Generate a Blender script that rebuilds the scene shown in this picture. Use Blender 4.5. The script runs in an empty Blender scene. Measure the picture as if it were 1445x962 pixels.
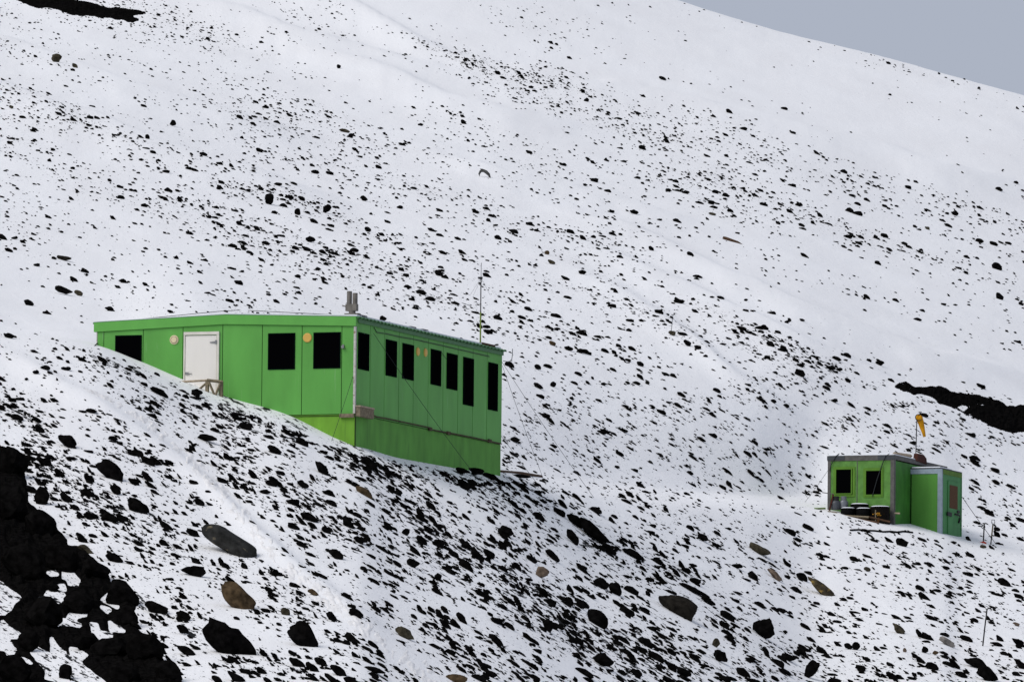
import bpy, bmesh, math, random
import numpy as np
from mathutils import Vector, Matrix

rng = np.random.default_rng(7)
random.seed(7)
C = bpy.context.scene.collection
R = math.radians

# ------------------------------------------------------------------ camera
LENS = 488.0
F = LENS / 36.0 * 1445.0            # focal length in photograph pixels
PITCH, ROLL = R(4.60), R(0.55)
r0 = np.array([1., 0, 0]); u0 = np.array([0, -math.sin(PITCH), math.cos(PITCH)])
fw = np.array([0, math.cos(PITCH), math.sin(PITCH)])
rt = math.cos(ROLL) * r0 + math.sin(ROLL) * u0
up = -math.sin(ROLL) * r0 + math.cos(ROLL) * u0

def ray(px, py):
    a = (np.asarray(px, float) - 722.5) / F; b = (481.0 - np.asarray(py, float)) / F
    d = fw + a[..., None] * rt + b[..., None] * up
    return d
def at(px, py, Y):
    d = ray(px, py); return d * (np.asarray(Y, float) / d[..., 1])[..., None]
def proj(p):
    p = np.asarray(p, float); z = p @ fw
    return 722.5 + F * (p @ rt) / z, 481 - F * (p @ up) / z

cd = bpy.data.cameras.new('camera'); cam = bpy.data.objects.new('camera', cd); C.objects.link(cam)
cd.lens = LENS; cd.sensor_width = 36; cd.clip_start = 1; cd.clip_end = 20000
M3 = Matrix(((rt[0], up[0], -fw[0]), (rt[1], up[1], -fw[1]), (rt[2], up[2], -fw[2])))
cam.matrix_world = M3.to_4x4()
bpy.context.scene.camera = cam

# ------------------------------------------------------------------ light
SUN_EL, SUN_AZ = R(47), math.atan2(-0.80, -0.52)      # azimuth: direction (x, y) towards the sun
w = bpy.data.worlds.new('World'); bpy.context.scene.world = w; w.use_nodes = True
nt = w.node_tree; nt.nodes.clear()
sky = nt.nodes.new('ShaderNodeTexSky'); sky.sky_type = 'NISHITA'; sky.sun_disc = False
sky.sun_elevation = SUN_EL; sky.sun_rotation = SUN_AZ
sky.air_density = 1.0; sky.dust_density = 1.5; sky.ozone_density = 1.0
hs = nt.nodes.new('ShaderNodeHueSaturation'); hs.inputs['Saturation'].default_value = 0.30
mx = nt.nodes.new('ShaderNodeMixRGB'); mx.blend_type = 'MIX'; mx.inputs[0].default_value = 0.72
mx.inputs[2].default_value = (3.1, 3.48, 4.5, 1)      # even overcast cloud
bgn = nt.nodes.new('ShaderNodeBackground'); bgn.inputs['Strength'].default_value = 0.09
wo = nt.nodes.new('ShaderNodeOutputWorld')
nt.links.new(sky.outputs[0], hs.inputs['Color']); nt.links.new(hs.outputs[0], mx.inputs[1])
nt.links.new(mx.outputs[0], bgn.inputs[0]); nt.links.new(bgn.outputs[0], wo.inputs[0])
sl = bpy.data.lights.new('sun', 'SUN'); sl.energy = 1.5; sl.angle = R(42); sl.color = (1, .97, .93)
so = bpy.data.objects.new('sun', sl); C.objects.link(so)
sd = Vector((math.sin(SUN_AZ) * math.cos(SUN_EL), math.cos(SUN_AZ) * math.cos(SUN_EL), math.sin(SUN_EL)))
so.rotation_euler = sd.to_track_quat('Z', 'Y').to_euler()
vs = bpy.context.scene.view_settings
vs.view_transform = 'Standard'; vs.look = 'None'; vs.gamma = 1; vs.use_curve_mapping = False; vs.exposure = 0.38

# ------------------------------------------------------------------ materials
def mat(name, col, rough=.6, spec=.3, metal=0., var=.0, vscale=(3, 3, 3), streak=None, streak_amt=.5, streak_scale=(9, 9, .7), streak_thr=.62, bump=0., bscale=20.):
    m = bpy.data.materials.new(name); m.use_nodes = True
    t = m.node_tree; b = t.nodes['Principled BSDF']
    b.inputs['Roughness'].default_value = rough; b.inputs['Metallic'].default_value = metal
    b.inputs['Specular IOR Level'].default_value = spec
    tc = t.nodes.new('ShaderNodeTexCoord')
    def noise(scale, detail=4):
        mp = t.nodes.new('ShaderNodeMapping'); mp.inputs['Scale'].default_value = scale
        n = t.nodes.new('ShaderNodeTexNoise'); n.inputs['Scale'].default_value = 1; n.inputs['Detail'].default_value = detail
        t.links.new(tc.outputs['Object'], mp.inputs[0]); t.links.new(mp.outputs[0], n.inputs['Vector']); return n
    src = None
    if var:
        n = noise(vscale); rp = t.nodes.new('ShaderNodeValToRGB')
        lo = [max(0, c * (1 - var)) for c in col]; hi = [min(1, c * (1 + var)) for c in col]
        rp.color_ramp.elements[0].position = .3; rp.color_ramp.elements[1].position = .7
        rp.color_ramp.elements[0].color = (*lo, 1); rp.color_ramp.elements[1].color = (*hi, 1)
        t.links.new(n.outputs['Fac'], rp.inputs[0]); src = rp.outputs[0]
    else:
        rgb = t.nodes.new('ShaderNodeRGB'); rgb.outputs[0].default_value = (*col, 1); src = rgb.outputs[0]
    if streak:
        n = noise(streak_scale, 6); mr = t.nodes.new('ShaderNodeMapRange')
        mr.inputs[1].default_value = streak_thr; mr.inputs[2].default_value = streak_thr + .12; mr.inputs[4].default_value = streak_amt
        mm = t.nodes.new('ShaderNodeMixRGB'); mm.inputs[2].default_value = (*streak, 1)
        t.links.new(n.outputs['Fac'], mr.inputs[0]); t.links.new(mr.outputs[0], mm.inputs[0]); t.links.new(src, mm.inputs[1]); src = mm.outputs[0]
    t.links.new(src, b.inputs['Base Color'])
    if bump:
        n = noise((bscale,) * 3, 5); bp = t.nodes.new('ShaderNodeBump'); bp.inputs['Strength'].default_value = bump; bp.inputs['Distance'].default_value = .02
        t.links.new(n.outputs['Fac'], bp.inputs['Height']); t.links.new(bp.outputs[0], b.inputs['Normal'])
    return m

M = dict(
 green=mat('green_wall_paint', (.108, .355, .064), .55, .25, var=.11, vscale=(1.5, 1.5, .5), streak=(.28, .46, .24), streak_amt=.6, streak_thr=.66),
 green2=mat('green_fascia_paint', (.118, .385, .070), .55, .25, var=.06, vscale=(2, 2, 1)),
 skirt=mat('lime_green_skirt_paint', (.155, .35, .034), .7, .2, var=.16, vscale=(2.5, 2.5, .9), streak=(.09, .2, .03), streak_amt=.5, streak_thr=.6),
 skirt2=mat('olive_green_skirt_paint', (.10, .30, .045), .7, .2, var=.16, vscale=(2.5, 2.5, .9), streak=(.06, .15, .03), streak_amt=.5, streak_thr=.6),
 white=mat('door_white_paint', (.80, .76, .70), .5, .3, var=.03, vscale=(3, 3, .6)),
 whiteframe=mat('frame_white_paint', (.70, .66, .58), .6, .3, var=.1, vscale=(4, 4, 2)),
 black=mat('window_dark', (.0014, .0014, .0018), .6, .0),
 frame=mat('window_frame_dark', (.002, .006, .0045), .8, .0),
 seam=mat('panel_joint', (.035, .07, .018), .9, .1),
 galv=mat('galvanised_steel', (.52, .50, .46), .5, .4, .2, var=.15, vscale=(15, 15, 15), streak=(.22, .12, .06), streak_amt=.8, streak_scale=(10, 10, 10), streak_thr=.58),
 roofm=mat('roof_sheet', (.05, .16, .05), .5, .3, var=.1),
 roofsnow=mat('roof_snow', (.82, .84, .88), .8, .2),
 yellow=mat('vent_yellow', (.66, .40, .09), .5, .3, var=.05),
 cream=mat('vent_cream', (.72, .60, .38), .5, .3, var=.05),
 wood=mat('weathered_wood', (.20, .165, .11), .85, .1, var=.3, vscale=(12, 12, 12)),
 woodp=mat('pale_timber', (.36, .29, .21), .8, .1, var=.25, vscale=(9, 9, 9)),
 woodd=mat('dark_brown_timber', (.075, .042, .024), .85, .1, var=.4, vscale=(9, 9, 9)),
 flue=mat('flue_steel', (.17, .155, .135), .6, .3, .3, var=.25, vscale=(6, 6, 6)),
 dark=mat('dark_metal', (.02, .02, .02), .6, .2, var=.2),
 wire=mat('wire_dark', (.02, .022, .024), .6, .2),
 steel=mat('handle_steel', (.25, .25, .25), .4, .4, .6),
 mastg=mat('mast_green', (.16, .22, .04), .6, .2, var=.3, vscale=(1, 1, 8)),
 rust=mat('rusted_pipe', (.07, .055, .03), .8, .15, var=.4, vscale=(6, 6, 6)),
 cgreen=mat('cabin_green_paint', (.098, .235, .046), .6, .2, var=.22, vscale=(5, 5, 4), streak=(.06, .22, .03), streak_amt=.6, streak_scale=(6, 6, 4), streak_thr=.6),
 cframe=mat('cabin_window_frame', (.092, .215, .022), .6, .2, var=.1),
 cgap=mat('cabin_frame_gap', (.05, .12, .01), .8, .1),
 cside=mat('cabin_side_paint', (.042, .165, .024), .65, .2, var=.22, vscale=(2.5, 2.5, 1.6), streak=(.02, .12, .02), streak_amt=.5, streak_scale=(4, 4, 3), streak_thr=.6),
 porch=mat('porch_front_paint', (.082, .25, .04), .6, .2, var=.12, vscale=(3, 3, .6), streak=(.2, .36, .12), streak_amt=.4, streak_scale=(14, 14, 2), streak_thr=.66),
 pdoor=mat('porch_door_paint', (.055, .21, .065), .6, .2, var=.14, vscale=(3, 3, 1.2)),
 olive=mat('porch_olive_board', (.085, .17, .022), .7, .2, var=.2, vscale=(5, 5, 5)),
 grey=mat('grey_steel_rail', (.095, .09, .083), .6, .3, .1, var=.25, vscale=(6, 6, 6)),
 grey2=mat('dark_steel_cap', (.05, .055, .06), .6, .3, .1, var=.2),
 blue=mat('blue_grey_trim', (.27, .33, .38), .55, .3, .1, var=.15, vscale=(5, 5, 5)),
 mesh=mat('brown_mesh', (.10, .055, .03), .9, .1, var=.35, vscale=(40, 40, 40)),
 redrust=mat('red_rust', (.055, .016, .011), .8, .15, var=.35, vscale=(7, 7, 7)),
 drum=mat('drum_black', (.004, .004, .004), .7, .04, var=.4, vscale=(6, 6, 6)),
 drumr=mat('drum_rusty', (.006, .005, .004), .7, .05, streak=(.34, .13, .012), streak_amt=.9, streak_scale=(5, 5, 4), streak_thr=.60),
 stencil=mat('stencil_yellow', (.62, .30, .02), .7, .2),
 gas=mat('gas_cylinder_grey', (.07, .076, .084), .45, .4, .3, var=.2),
 gasl=mat('gas_cylinder_silver', (.17, .18, .195), .4, .4, .3, var=.15),
 sock=mat('windsock_orange', (.60, .27, .008), .8, .1, var=.15, vscale=(8, 8, 8)),
 red=mat('red_blade', (.45, .05, .02), .6, .2),
 mossp=mat('mossy_pipe', (.12, .18, .05), .8, .1, var=.3, vscale=(8, 8, 8)),
 bone=mat('grey_arch', (.07, .07, .068), .8, .1, var=.4, vscale=(8, 8, 8)),
)
def rock_mat(name, lo, hi, extra=None, thr=.62, scale=6, spec=.05):
    return mat(name, [(a + b) / 2 for a, b in zip(lo, hi)], .97, spec, var=.6, vscale=(scale,) * 3,
               streak=extra, streak_amt=.9, streak_scale=(scale * .9, scale * .9, scale * 1.4), streak_thr=thr, bump=.5, bscale=18)
M['lava'] = rock_mat('lava_black', (.0016, .0016, .0018), (.0075, .0068, .0064), spec=.0)
M['brownrock'] = rock_mat('brown_boulder', (.045, .030, .016), (.088, .060, .033))
M['tanrock'] = rock_mat('tan_boulder', (.10, .072, .05), (.16, .12, .09))
M['olivrock'] = rock_mat('olive_grey_boulder', (.035, .03, .02), (.06, .052, .035))
M['greyrock'] = rock_mat('dark_grey_boulder', (.009, .008, .0065), (.022, .019, .015))
M['veinrock'] = rock_mat('veined_boulder', (.018, .018, .017), (.036, .036, .034), extra=(.20, .17, .11), thr=.63, scale=4)
M['lichen'] = rock_mat('lichen_boulder', (.03, .024, .015), (.08, .065, .04), extra=(.38, .26, .07), thr=.55, scale=5)
M['palerock'] = rock_mat('pale_boulder', (.15, .14, .13), (.24, .22, .20))

# ------------------------------------------------------------------ mesh helpers
class MB:
    def __init__(s): s.v = []; s.f = []
    def add(s, vs, fs):
        o = len(s.v); s.v += [tuple(map(float, p)) for p in vs]; s.f += [tuple(i + o for i in f) for f in fs]; return s
    def box(s, x0, x1, y0, y1, z0, z1):
        x0, x1 = sorted((x0, x1)); y0, y1 = sorted((y0, y1)); z0, z1 = sorted((z0, z1))
        return s.add([(x, y, z) for z in (z0, z1) for y in (y0, y1) for x in (x0, x1)],
              [(0, 2, 3, 1), (4, 5, 7, 6), (0, 1, 5, 4), (2, 6, 7, 3), (0, 4, 6, 2), (1, 3, 7, 5)])
    def prism(s, poly, ax, a0, a1):      # polygon in the two other axes, extruded along ax
        def P(p, a):
            q = list(p); q.insert(ax, a); return q
        n = len(poly); vs = [P(p, a0) for p in poly] + [P(p, a1) for p in poly]
        return s.add(vs, [tuple(range(n))[::-1], tuple(range(n, 2 * n))] + [(i, (i + 1) % n, n + (i + 1) % n, n + i) for i in range(n)])
    def tube(s, pts, r, n=8, r1=None, cap=True):
        pts = [Vector(p) for p in pts]; rings = []; N = len(pts)
        for i, p in enumerate(pts):
            t = (pts[min(i + 1, N - 1)] - pts[max(i - 1, 0)]).normalized()
            a = t.cross(Vector((0, 0, 1)));
            if a.length < 1e-3: a = t.cross(Vector((1, 0, 0)))
            a.normalize(); b = t.cross(a)
            rr = r if r1 is None else r + (r1 - r) * i / (N - 1)
            if isinstance(r, (list, tuple)): rr = r[i]
            rings.append([p + a * math.cos(2 * math.pi * k / n) * rr + b * math.sin(2 * math.pi * k / n) * rr for k in range(n)])
        vs = [p for g in rings for p in g]; fs = []
        for i in range(N - 1):
            for k in range(n):
                fs.append((i * n + k, i * n + (k + 1) % n, (i + 1) * n + (k + 1) % n, (i + 1) * n + k))
        if cap: fs += [tuple(range(n))[::-1], tuple(range((N - 1) * n, N * n))]
        return s.add(vs, fs)
    def disc(s, c, nrm, r, th, n=24):
        c = Vector(c); nrm = Vector(nrm).normalized(); return s.tube([c, c + nrm * th], r, n)
    def ring(s, c, nrm, r, tr, n=28, m=6):
        c = Vector(c); nrm = Vector(nrm).normalized(); a = nrm.cross(Vector((0, 0, 1)))
        if a.length < 1e-3: a = Vector((1, 0, 0))
        a.normalize(); b = nrm.cross(a); vs = []; fs = []
        for i in range(n):
            d = a * math.cos(2 * math.pi * i / n) + b * math.sin(2 * math.pi * i / n)
            for k in range(m):
                q = 2 * math.pi * k / m; vs.append(c + d * (r + tr * math.cos(q)) + nrm * tr * math.sin(q))
        for i in range(n):
            for k in range(m):
                fs.append((i * m + k, ((i + 1) % n) * m + k, ((i + 1) % n) * m + (k + 1) % m, i * m + (k + 1) % m))
        return s.add(vs, fs)
    def lathe(s, c, prof, n=24):
        vs = []; fs = []
        for r, z in prof:
            vs += [(c[0] + r * math.cos(2 * math.pi * k / n), c[1] + r * math.sin(2 * math.pi * k / n), c[2] + z) for k in range(n)]
        for i in range(len(prof) - 1):
            for k in range(n): fs.append((i * n + k, i * n + (k + 1) % n, (i + 1) * n + (k + 1) % n, (i + 1) * n + k))
        fs += [tuple(range(n))[::-1], tuple(range((len(prof) - 1) * n, len(prof) * n))]
        return s.add(vs, fs)
    def build(s, name, m, parent=None, smooth=False, bevel=0):
        me = bpy.data.meshes.new(name); me.from_pydata(s.v, [], s.f); me.update()
        bm = bmesh.new(); bm.from_mesh(me); bmesh.ops.recalc_face_normals(bm, faces=bm.faces)
        if bevel: bmesh.ops.bevel(bm, geom=list(bm.edges), offset=bevel, segments=1, affect='EDGES')
        bm.to_mesh(me); bm.free()
        if smooth: me.shade_smooth()
        me.materials.append(m)
        o = bpy.data.objects.new(name, me); C.objects.link(o)
        if parent is not None: o.parent = parent
        return o
def tag(o, label=None, cat=None, group=None, kind=None):
    if label: o['label'] = label
    if cat: o['category'] = cat
    if group: o['group'] = group
    if kind: o['kind'] = kind
    return o
def empty(name, loc, rz=0.):
    o = bpy.data.objects.new(name, None); o.empty_display_size = .2; C.objects.link(o)
    o.location = tuple(loc); o.rotation_euler = (0, 0, rz); return o
def reorigin(o):
    """origin to the base centre of a free-standing mesh"""
    me = o.data; n = len(me.vertices); a = np.empty(n * 3); me.vertices.foreach_get('co', a); a = a.reshape(-1, 3)
    c = np.array([(a[:, 0].min() + a[:, 0].max()) / 2, (a[:, 1].min() + a[:, 1].max()) / 2, a[:, 2].min()])
    me.vertices.foreach_set('co', (a - c).ravel()); o.location = c; me.update(); return o
def np_mesh(name, V, Fq, m, smooth=False):
    """V (n,3), Fq (m,k) fast mesh"""
    me = bpy.data.meshes.new(name); k = Fq.shape[1]
    me.vertices.add(len(V)); me.vertices.foreach_set('co', np.ascontiguousarray(V, np.float32).ravel())
    me.loops.add(Fq.size); me.loops.foreach_set('vertex_index', np.ascontiguousarray(Fq, np.int32).ravel())
    me.polygons.add(len(Fq)); me.polygons.foreach_set('loop_start', np.arange(0, Fq.size, k, dtype=np.int32))
    me.polygons.foreach_set('use_smooth', np.full(len(Fq), smooth))
    me.update(calc_edges=True); me.validate(); me.materials.append(m)
    o = bpy.data.objects.new(name, me); C.objects.link(o); return o

# ------------------------------------------------------------------ numeric helpers
def pchip(xk, yk, x):
    """monotone cubic through knots; yk (K,) or (K,n) ; x (m,)"""
    xk = np.asarray(xk, float); yk = np.asarray(yk, float); one = yk.ndim == 1
    if one: yk = yk[:, None]
    h = np.diff(xk)[:, None]; d = np.diff(yk, axis=0) / h
    m = np.zeros_like(yk); m[0] = d[0]; m[-1] = d[-1]
    a, b = d[:-1], d[1:]; w1 = 2 * h[1:] + h[:-1]; w2 = h[1:] + 2 * h[:-1]
    ok = a * b > 0
    with np.errstate(divide='ignore', invalid='ignore'):
        m[1:-1] = np.where(ok, (w1 + w2) / (w1 / np.where(ok, a, 1) + w2 / np.where(ok, b, 1)), 0)
    i = np.clip(np.searchsorted(xk, x) - 1, 0, len(xk) - 2)
    hh = h[i]; t = (np.clip(x, xk[0], xk[-1]) - xk[i])[:, None] / hh
    r = yk[i] * (1 + 2 * t) * (1 - t) ** 2 + m[i] * hh * t * (1 - t) ** 2 + yk[i + 1] * t * t * (3 - 2 * t) + m[i + 1] * hh * t * t * (t - 1)
    return r[:, 0] if one else r
_tab = np.random.default_rng(3).random(65536)
def vnoise(x, y, seed=0):
    xi = np.floor(x).astype(np.int64); yi = np.floor(y).astype(np.int64); fx = x - xi; fy = y - yi
    fx = fx * fx * (3 - 2 * fx); fy = fy * fy * (3 - 2 * fy)
    H = lambda a, b: _tab[(a * 7919 + b * 104729 + seed * 31337) & 65535]
    return (H(xi, yi) * (1 - fx) + H(xi + 1, yi) * fx) * (1 - fy) + (H(xi, yi + 1) * (1 - fx) + H(xi + 1, yi + 1) * fx) * fy
def fbm(x, y, seed=0, o=4):
    s = 0; a = .5
    for k in range(o): s = s + a * (vnoise(x * 2 ** k, y * 2 ** k, seed + k) - .5); a *= .55
    return s

# ------------------------------------------------------------------ terrain
# knots along depth: 0 near, 1 frame bottom, 2 mid foreground, 3 brow the huts stand on, 4 just behind, 5-7 hillside, 8 skyline, 9 beyond, 10 far
crest_px = [-900, -300, 0, 136, 200, 260, 320, 400, 480, 500, 560, 620, 708, 760, 850, 950, 1050, 1168, 1210, 1262, 1330, 1357, 1445, 1750, 2400]
crest_py = [330, 400, 466, 489, 516, 545, 569, 591, 627, 634, 649, 658, 671, 684, 700, 710, 715, 723, 732, 743, 756, 761, 776, 830, 950]
crest_Y  = [396, 398, 400.5, 400.8, 400.4, 399.9, 399.5, 399.1, 398.8, 399.0, 402.5, 406.3, 412.0, 416, 424, 432, 440.5, 449.4, 449.2, 449.3, 450.6, 452.2, 454, 462, 475]
KX = [-900, -300, 0, 136, 300, 500, 708, 900, 1100, 1262, 1445, 1750, 2400]
BY = {  # offset from the brow or absolute depth
 4: ([4, 4, 12, 15, 17, 20, 12, 10, 9, 9, 10, 10, 10], [-8, -8, -7, -12, -70, -75, -32, -18, -16, -38, -36, -36, -36]),
 5: ([478, 474, 470, 468, 466, 466, 466, 468, 472, 478, 482, 488, 495], [150, 240, 300, 330, 362, 405, 450, 490, 525, 565, 622, 700, 860]),
 6: ([540, 530, 522, 520, 518, 517, 516, 516, 517, 519, 522, 528, 540], [-40, 70, 128, 160, 205, 250, 295, 342, 385, 432, 485, 580, 760]),
 7: ([625, 605, 590, 586, 582, 579, 577, 576, 576, 577, 579, 583, 595], [-200, -60, 12, 35, 70, 108, 145, 190, 238, 285, 335, 430, 620]),
 8: ([760, 720, 690, 682, 674, 666, 660, 656, 652, 650, 648, 650, 660], [-900, -540, -370, -300, -235, -160, -84, -16, 45, 85, 135, 225, 430]),
}
cols = np.concatenate([np.arange(-900, -60, 10), np.arange(-60, 1505, 2.6), np.arange(1505, 2400, 10)])
px_c = cols.astype(float)
cp = pchip(crest_px, crest_py, px_c); cy = pchip(crest_px, crest_Y, px_c)
nr_frac = np.clip((px_c - 300) / 900, 0, 1)
tk = [0, 1, 2, 3, 4, 5, 6, 7, 8, 9, 10]
Yk = np.zeros((11, len(px_c))); Pk = np.zeros_like(Yk)
Pk[3] = cp; Yk[3] = cy
Pk[1] = 1010 + np.clip(-px_c, 0, 900) * -.1; Yk[1] = cy - 58 + 8 * nr_frac
Pk[2] = cp + (Pk[1] - cp) * (.42 - .05 * nr_frac); Yk[2] = cy - 24 + 4 * nr_frac
Pk[0] = Pk[1] + 520; Yk[0] = Yk[1] - 70
for k in (4, 5, 6, 7, 8):
    a = pchip(KX, BY[k][0], px_c); b = pchip(KX, BY[k][1], px_c)
    Yk[k] = a + cy if k == 4 else a
    Pk[k] = b + cp if k == 4 else b
Pk[9] = Pk[8] + 30; Yk[9] = Yk[8] + 60
Pk[10] = Pk[8] + 1300; Yk[10] = Yk[8] + 1500
sk = [(945, -5), (1000, 17), (1100, 44), (1200, 66), (1300, 96), (1445, 134)]
rows = np.concatenate([np.linspace(0, 1, 24, endpoint=False), np.linspace(1, 3, 210, endpoint=False), np.linspace(3, 4, 46, endpoint=False),
                       np.linspace(4, 7, 210, endpoint=False), np.linspace(7, 8, 60, endpoint=False), np.linspace(8, 9, 14, endpoint=False), np.linspace(9, 10, 10)])
Yg = pchip(tk, Yk, rows); Pg = pchip(tk, Pk, rows)                 # (rows, cols)
PX = np.broadcast_to(px_c, Pg.shape)
# low folds in the snow: crest lines (descending to the right), a steeper face below each crest
folds = [
 ([(-300, -60), (230, -6), (330, 20), (420, 52), (520, 82), (700, 120)], 9, 7, 40),
 ([(300, -60), (420, -20), (490, 10), (545, 40), (600, 66), (740, 120)], 8, 7, 38),
 ([(-300, 10), (0, 62), (80, 88), (160, 118), (260, 150), (360, 178), (470, 200)], 8, 8, 34),
 ([(-300, 30), (0, 128), (70, 155), (150, 180), (230, 212), (310, 238), (400, 262), (520, 300)], 10, 8, 42),
 ([(380, 60), (480, 96), (560, 118), (660, 150), (760, 170), (860, 190)], 7, 8, 34),
 ([(600, 70), (700, 98), (800, 118), (900, 134), (1000, 158), (1100, 182), (1200, 206), (1330, 240), (1500, 275)], 8, 8, 40),
 ([(560, 205), (650, 232), (720, 252), (820, 275), (950, 312), (1060, 340)], 6, 8, 30),
 ([(740, 290), (900, 335), (980, 372), (1060, 406), (1150, 446), (1260, 488), (1360, 515), (1500, 545)], 7, 9, 32),
 ([(780, 330), (930, 395), (1000, 425), (1080, 462), (1160, 500), (1240, 540), (1300, 570), (1380, 600), (1500, 640)], 6, 8, 46),
 ([(740, 350), (880, 420), (960, 470), (1050, 540), (1120, 590), (1240, 680)], 4, 10, 30),
 ([(-60, 470), (20, 505), (110, 556), (200, 610), (290, 680), (350, 740), (420, 800), (520, 880), (640, 970)], 4, 12, 24),
]
dP = np.zeros_like(Pg)
for pts, amp, w1, w2 in folds:
    xs = [p[0] for p in pts]; ys = [p[1] for p in pts]
    if xs[1] > xs[2]: continue
    f = pchip(xs, ys, px_c); f = f + 5 * fbm(px_c / 60., px_c * 0, 5, 3) * 2
    fade = np.clip((px_c - xs[0]) / 150, 0, 1) * np.clip((xs[-1] - px_c) / 170, 0, 1); fade = fade * fade * (3 - 2 * fade)
    d = Pg - f; w2 = w2 * .72
    sh = np.where(d < 0, np.exp(-(d / w1) ** 2), np.exp(-(d / w2) ** 2))
    dP -= 1.75 * amp * sh * fade
Z0 = None
P2 = Pg + dP
XYZ = at(PX, P2, Yg)
X, Yy, Z = XYZ[..., 0], XYZ[..., 1], XYZ[..., 2]
near_hut = np.clip(np.abs(rows - 3) / .45, .12, 1)[:, None]
back = np.clip((rows - 4) / .5, 0, 1)[:, None] * np.clip((8.6 - rows) / .6, .15, 1)[:, None]
Z = Z + near_hut * (.10 * fbm(X / 4.5, Yy / 9., 11) + .045 * fbm(X / .9, Yy / 3.0, 21)) + back * .20 * fbm(X / 9 + Yy / 40, Yy / 22, 31, 3)
XYZ = np.stack([X, Yy, Z], -1)
# lock the skyline rows' silhouette where noise has lifted it is harmless
nR, nC = Z.shape
gx, gy = proj(XYZ.reshape(-1, 3)); gx = gx.reshape(nR, nC); gy = gy.reshape(nR, nC)
env = np.minimum.accumulate(gy, axis=0)                              # visible envelope from near to far

def ground_at(px, py):
    """first visible ground point under a photograph pixel -> (point, row, col) or None"""
    j = int(np.clip(np.searchsorted(px_c, px), 1, nC - 1))
    e = env[:, j]
    i = int(np.searchsorted(-e, -py))
    if i >= nR - 25 or i < 1: return None
    a, b = gy[i - 1, j], gy[i, j]
    t = 0. if abs(a - b) < 1e-6 else np.clip((a - py) / (a - b), 0, 1)
    s = (px - px_c[j - 1]) / (px_c[j] - px_c[j - 1])
    p0 = XYZ[i - 1, j - 1] * (1 - s) + XYZ[i - 1, j] * s; p1 = XYZ[i, j - 1] * (1 - s) + XYZ[i, j] * s
    return p0 * (1 - t) + p1 * t, i, j
def gp(px, py):
    g = ground_at(px, py); return g[0]
def ground_z(x, y):
    """height of the ground below a world point"""
    px = 722.5 + F * x / (y / math.cos(PITCH) * 1.0 + 0) ; best = None
    j = int(np.argmin(np.abs(px_c - px)))
    for _ in range(2):
        col = XYZ[:, j]; i = int(np.clip(np.searchsorted(col[:, 1], y), 1, nR - 1))
        j = int(np.clip(j + round((x - col[i, 0]) / max(1e-6, (XYZ[i, min(j + 1, nC - 1), 0] - XYZ[i, j, 0]))), 0, nC - 2))
    col = XYZ[:, j]; i = int(np.clip(np.searchsorted(col[:, 1], y), 1, nR - 1))
    t = (y - col[i - 1, 1]) / (col[i, 1] - col[i - 1, 1]); return col[i - 1, 2] * (1 - t) + col[i, 2] * t

# ---- how stony each part of the slope is: share of dark ground in percent, and stone size, at 96-pixel nodes of the survey
dens = np.array([
 [ 7, 8, 4, 3.5, 3, 2, 1.4, .9, .8, .7, .9, .9, .9, .6, .5, .5],
 [ 6, 4.5, 3, 3, 3.6, 3.6, 3, 4.5, 4.4, 2.0, 1.2, 1.3, 2.0, 2.2, 1.8, 1.6],
 [ 8, 7, 6, 7.5, 5.5, 4.4, 4.4, 4, 4.6, 5.6, 5.6, 4, 1.7, .8, .9, 1.5],
 [ 6.5, 6.5, 6, 9, 7, 6, 5, 5, 4, 3.5, 3, 4.5, 5.5, 6.5, 6, 7],
 [ 3, 2.5, 3, 5, 8.5, 10, 9, 8, 8.5, 6.5, 4, 1.8, 1.3, 1.5, 3.5, 4.5],
 [ 6, 5, 6, 6, 8, 9, 10, 10, 11, 8, 9, 9, 8, 4, 2.5, 2],
 [ 14, 11, 13, 14, 14, 14, 14, 11, 9, 8, 7.5, 9, 9, 8, 8, 5],
 [ 27, 22, 17, 13, 20, 22, 20, 17, 9, 7, 7, 9, 6, 8, 5, 4],
 [ 40, 34, 26, 20, 19, 22, 22, 25, 24, 19, 12, 10, 10, 10, 10, 9],
 [ 45, 45, 38, 26, 23, 24, 21, 23, 25, 26, 20, 16, 15, 15, 16, 17],
 [ 50, 50, 45, 27, 26, 27, 22, 23, 25, 26, 27, 25, 22, 20, 22, 25]], float)
size = np.array([[3.2]*16, [3.8]*16, [4.5]*16, [5.3]*16, [6.1]*16, [6.7]*16,
 [8, 8, 8, 8, 8, 8, 8, 7, 6.2, 6, 6, 6.2, 6.2, 6, 6, 6], [11, 10.5, 10, 10, 10, 10, 9, 8, 7, 6.5, 6.5, 7, 7, 7, 6.5, 6.5],
 [13, 12, 11, 11, 11, 11, 10.5, 10, 10, 9.5, 8.5, 8, 8, 8, 8, 8], [14, 13, 12, 12, 12, 12, 12, 11, 11, 11, 10.5, 10, 9.5, 9.5, 9.5, 9.5],
 [14, 14, 13, 13, 13, 13, 13, 12, 12, 12, 12, 11, 11, 11, 11, 11]], float)
def bil(g, px, py):
    x = np.clip(np.asarray(px, float) / 96.33, 0, 14.999); y = np.clip(np.asarray(py, float) / 96.2, 0, 9.999)
    i = y.astype(int); j = x.astype(int); fy = y - i; fx = x - j
    return (1. if g is dens else np.where(np.asarray(py) > 560, .80, .97)) * ((g[i, j] * (1 - fx) + g[i, j + 1] * fx) * (1 - fy) + (g[i + 1, j] * (1 - fx) + g[i + 1, j + 1] * fx) * fy)
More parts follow.
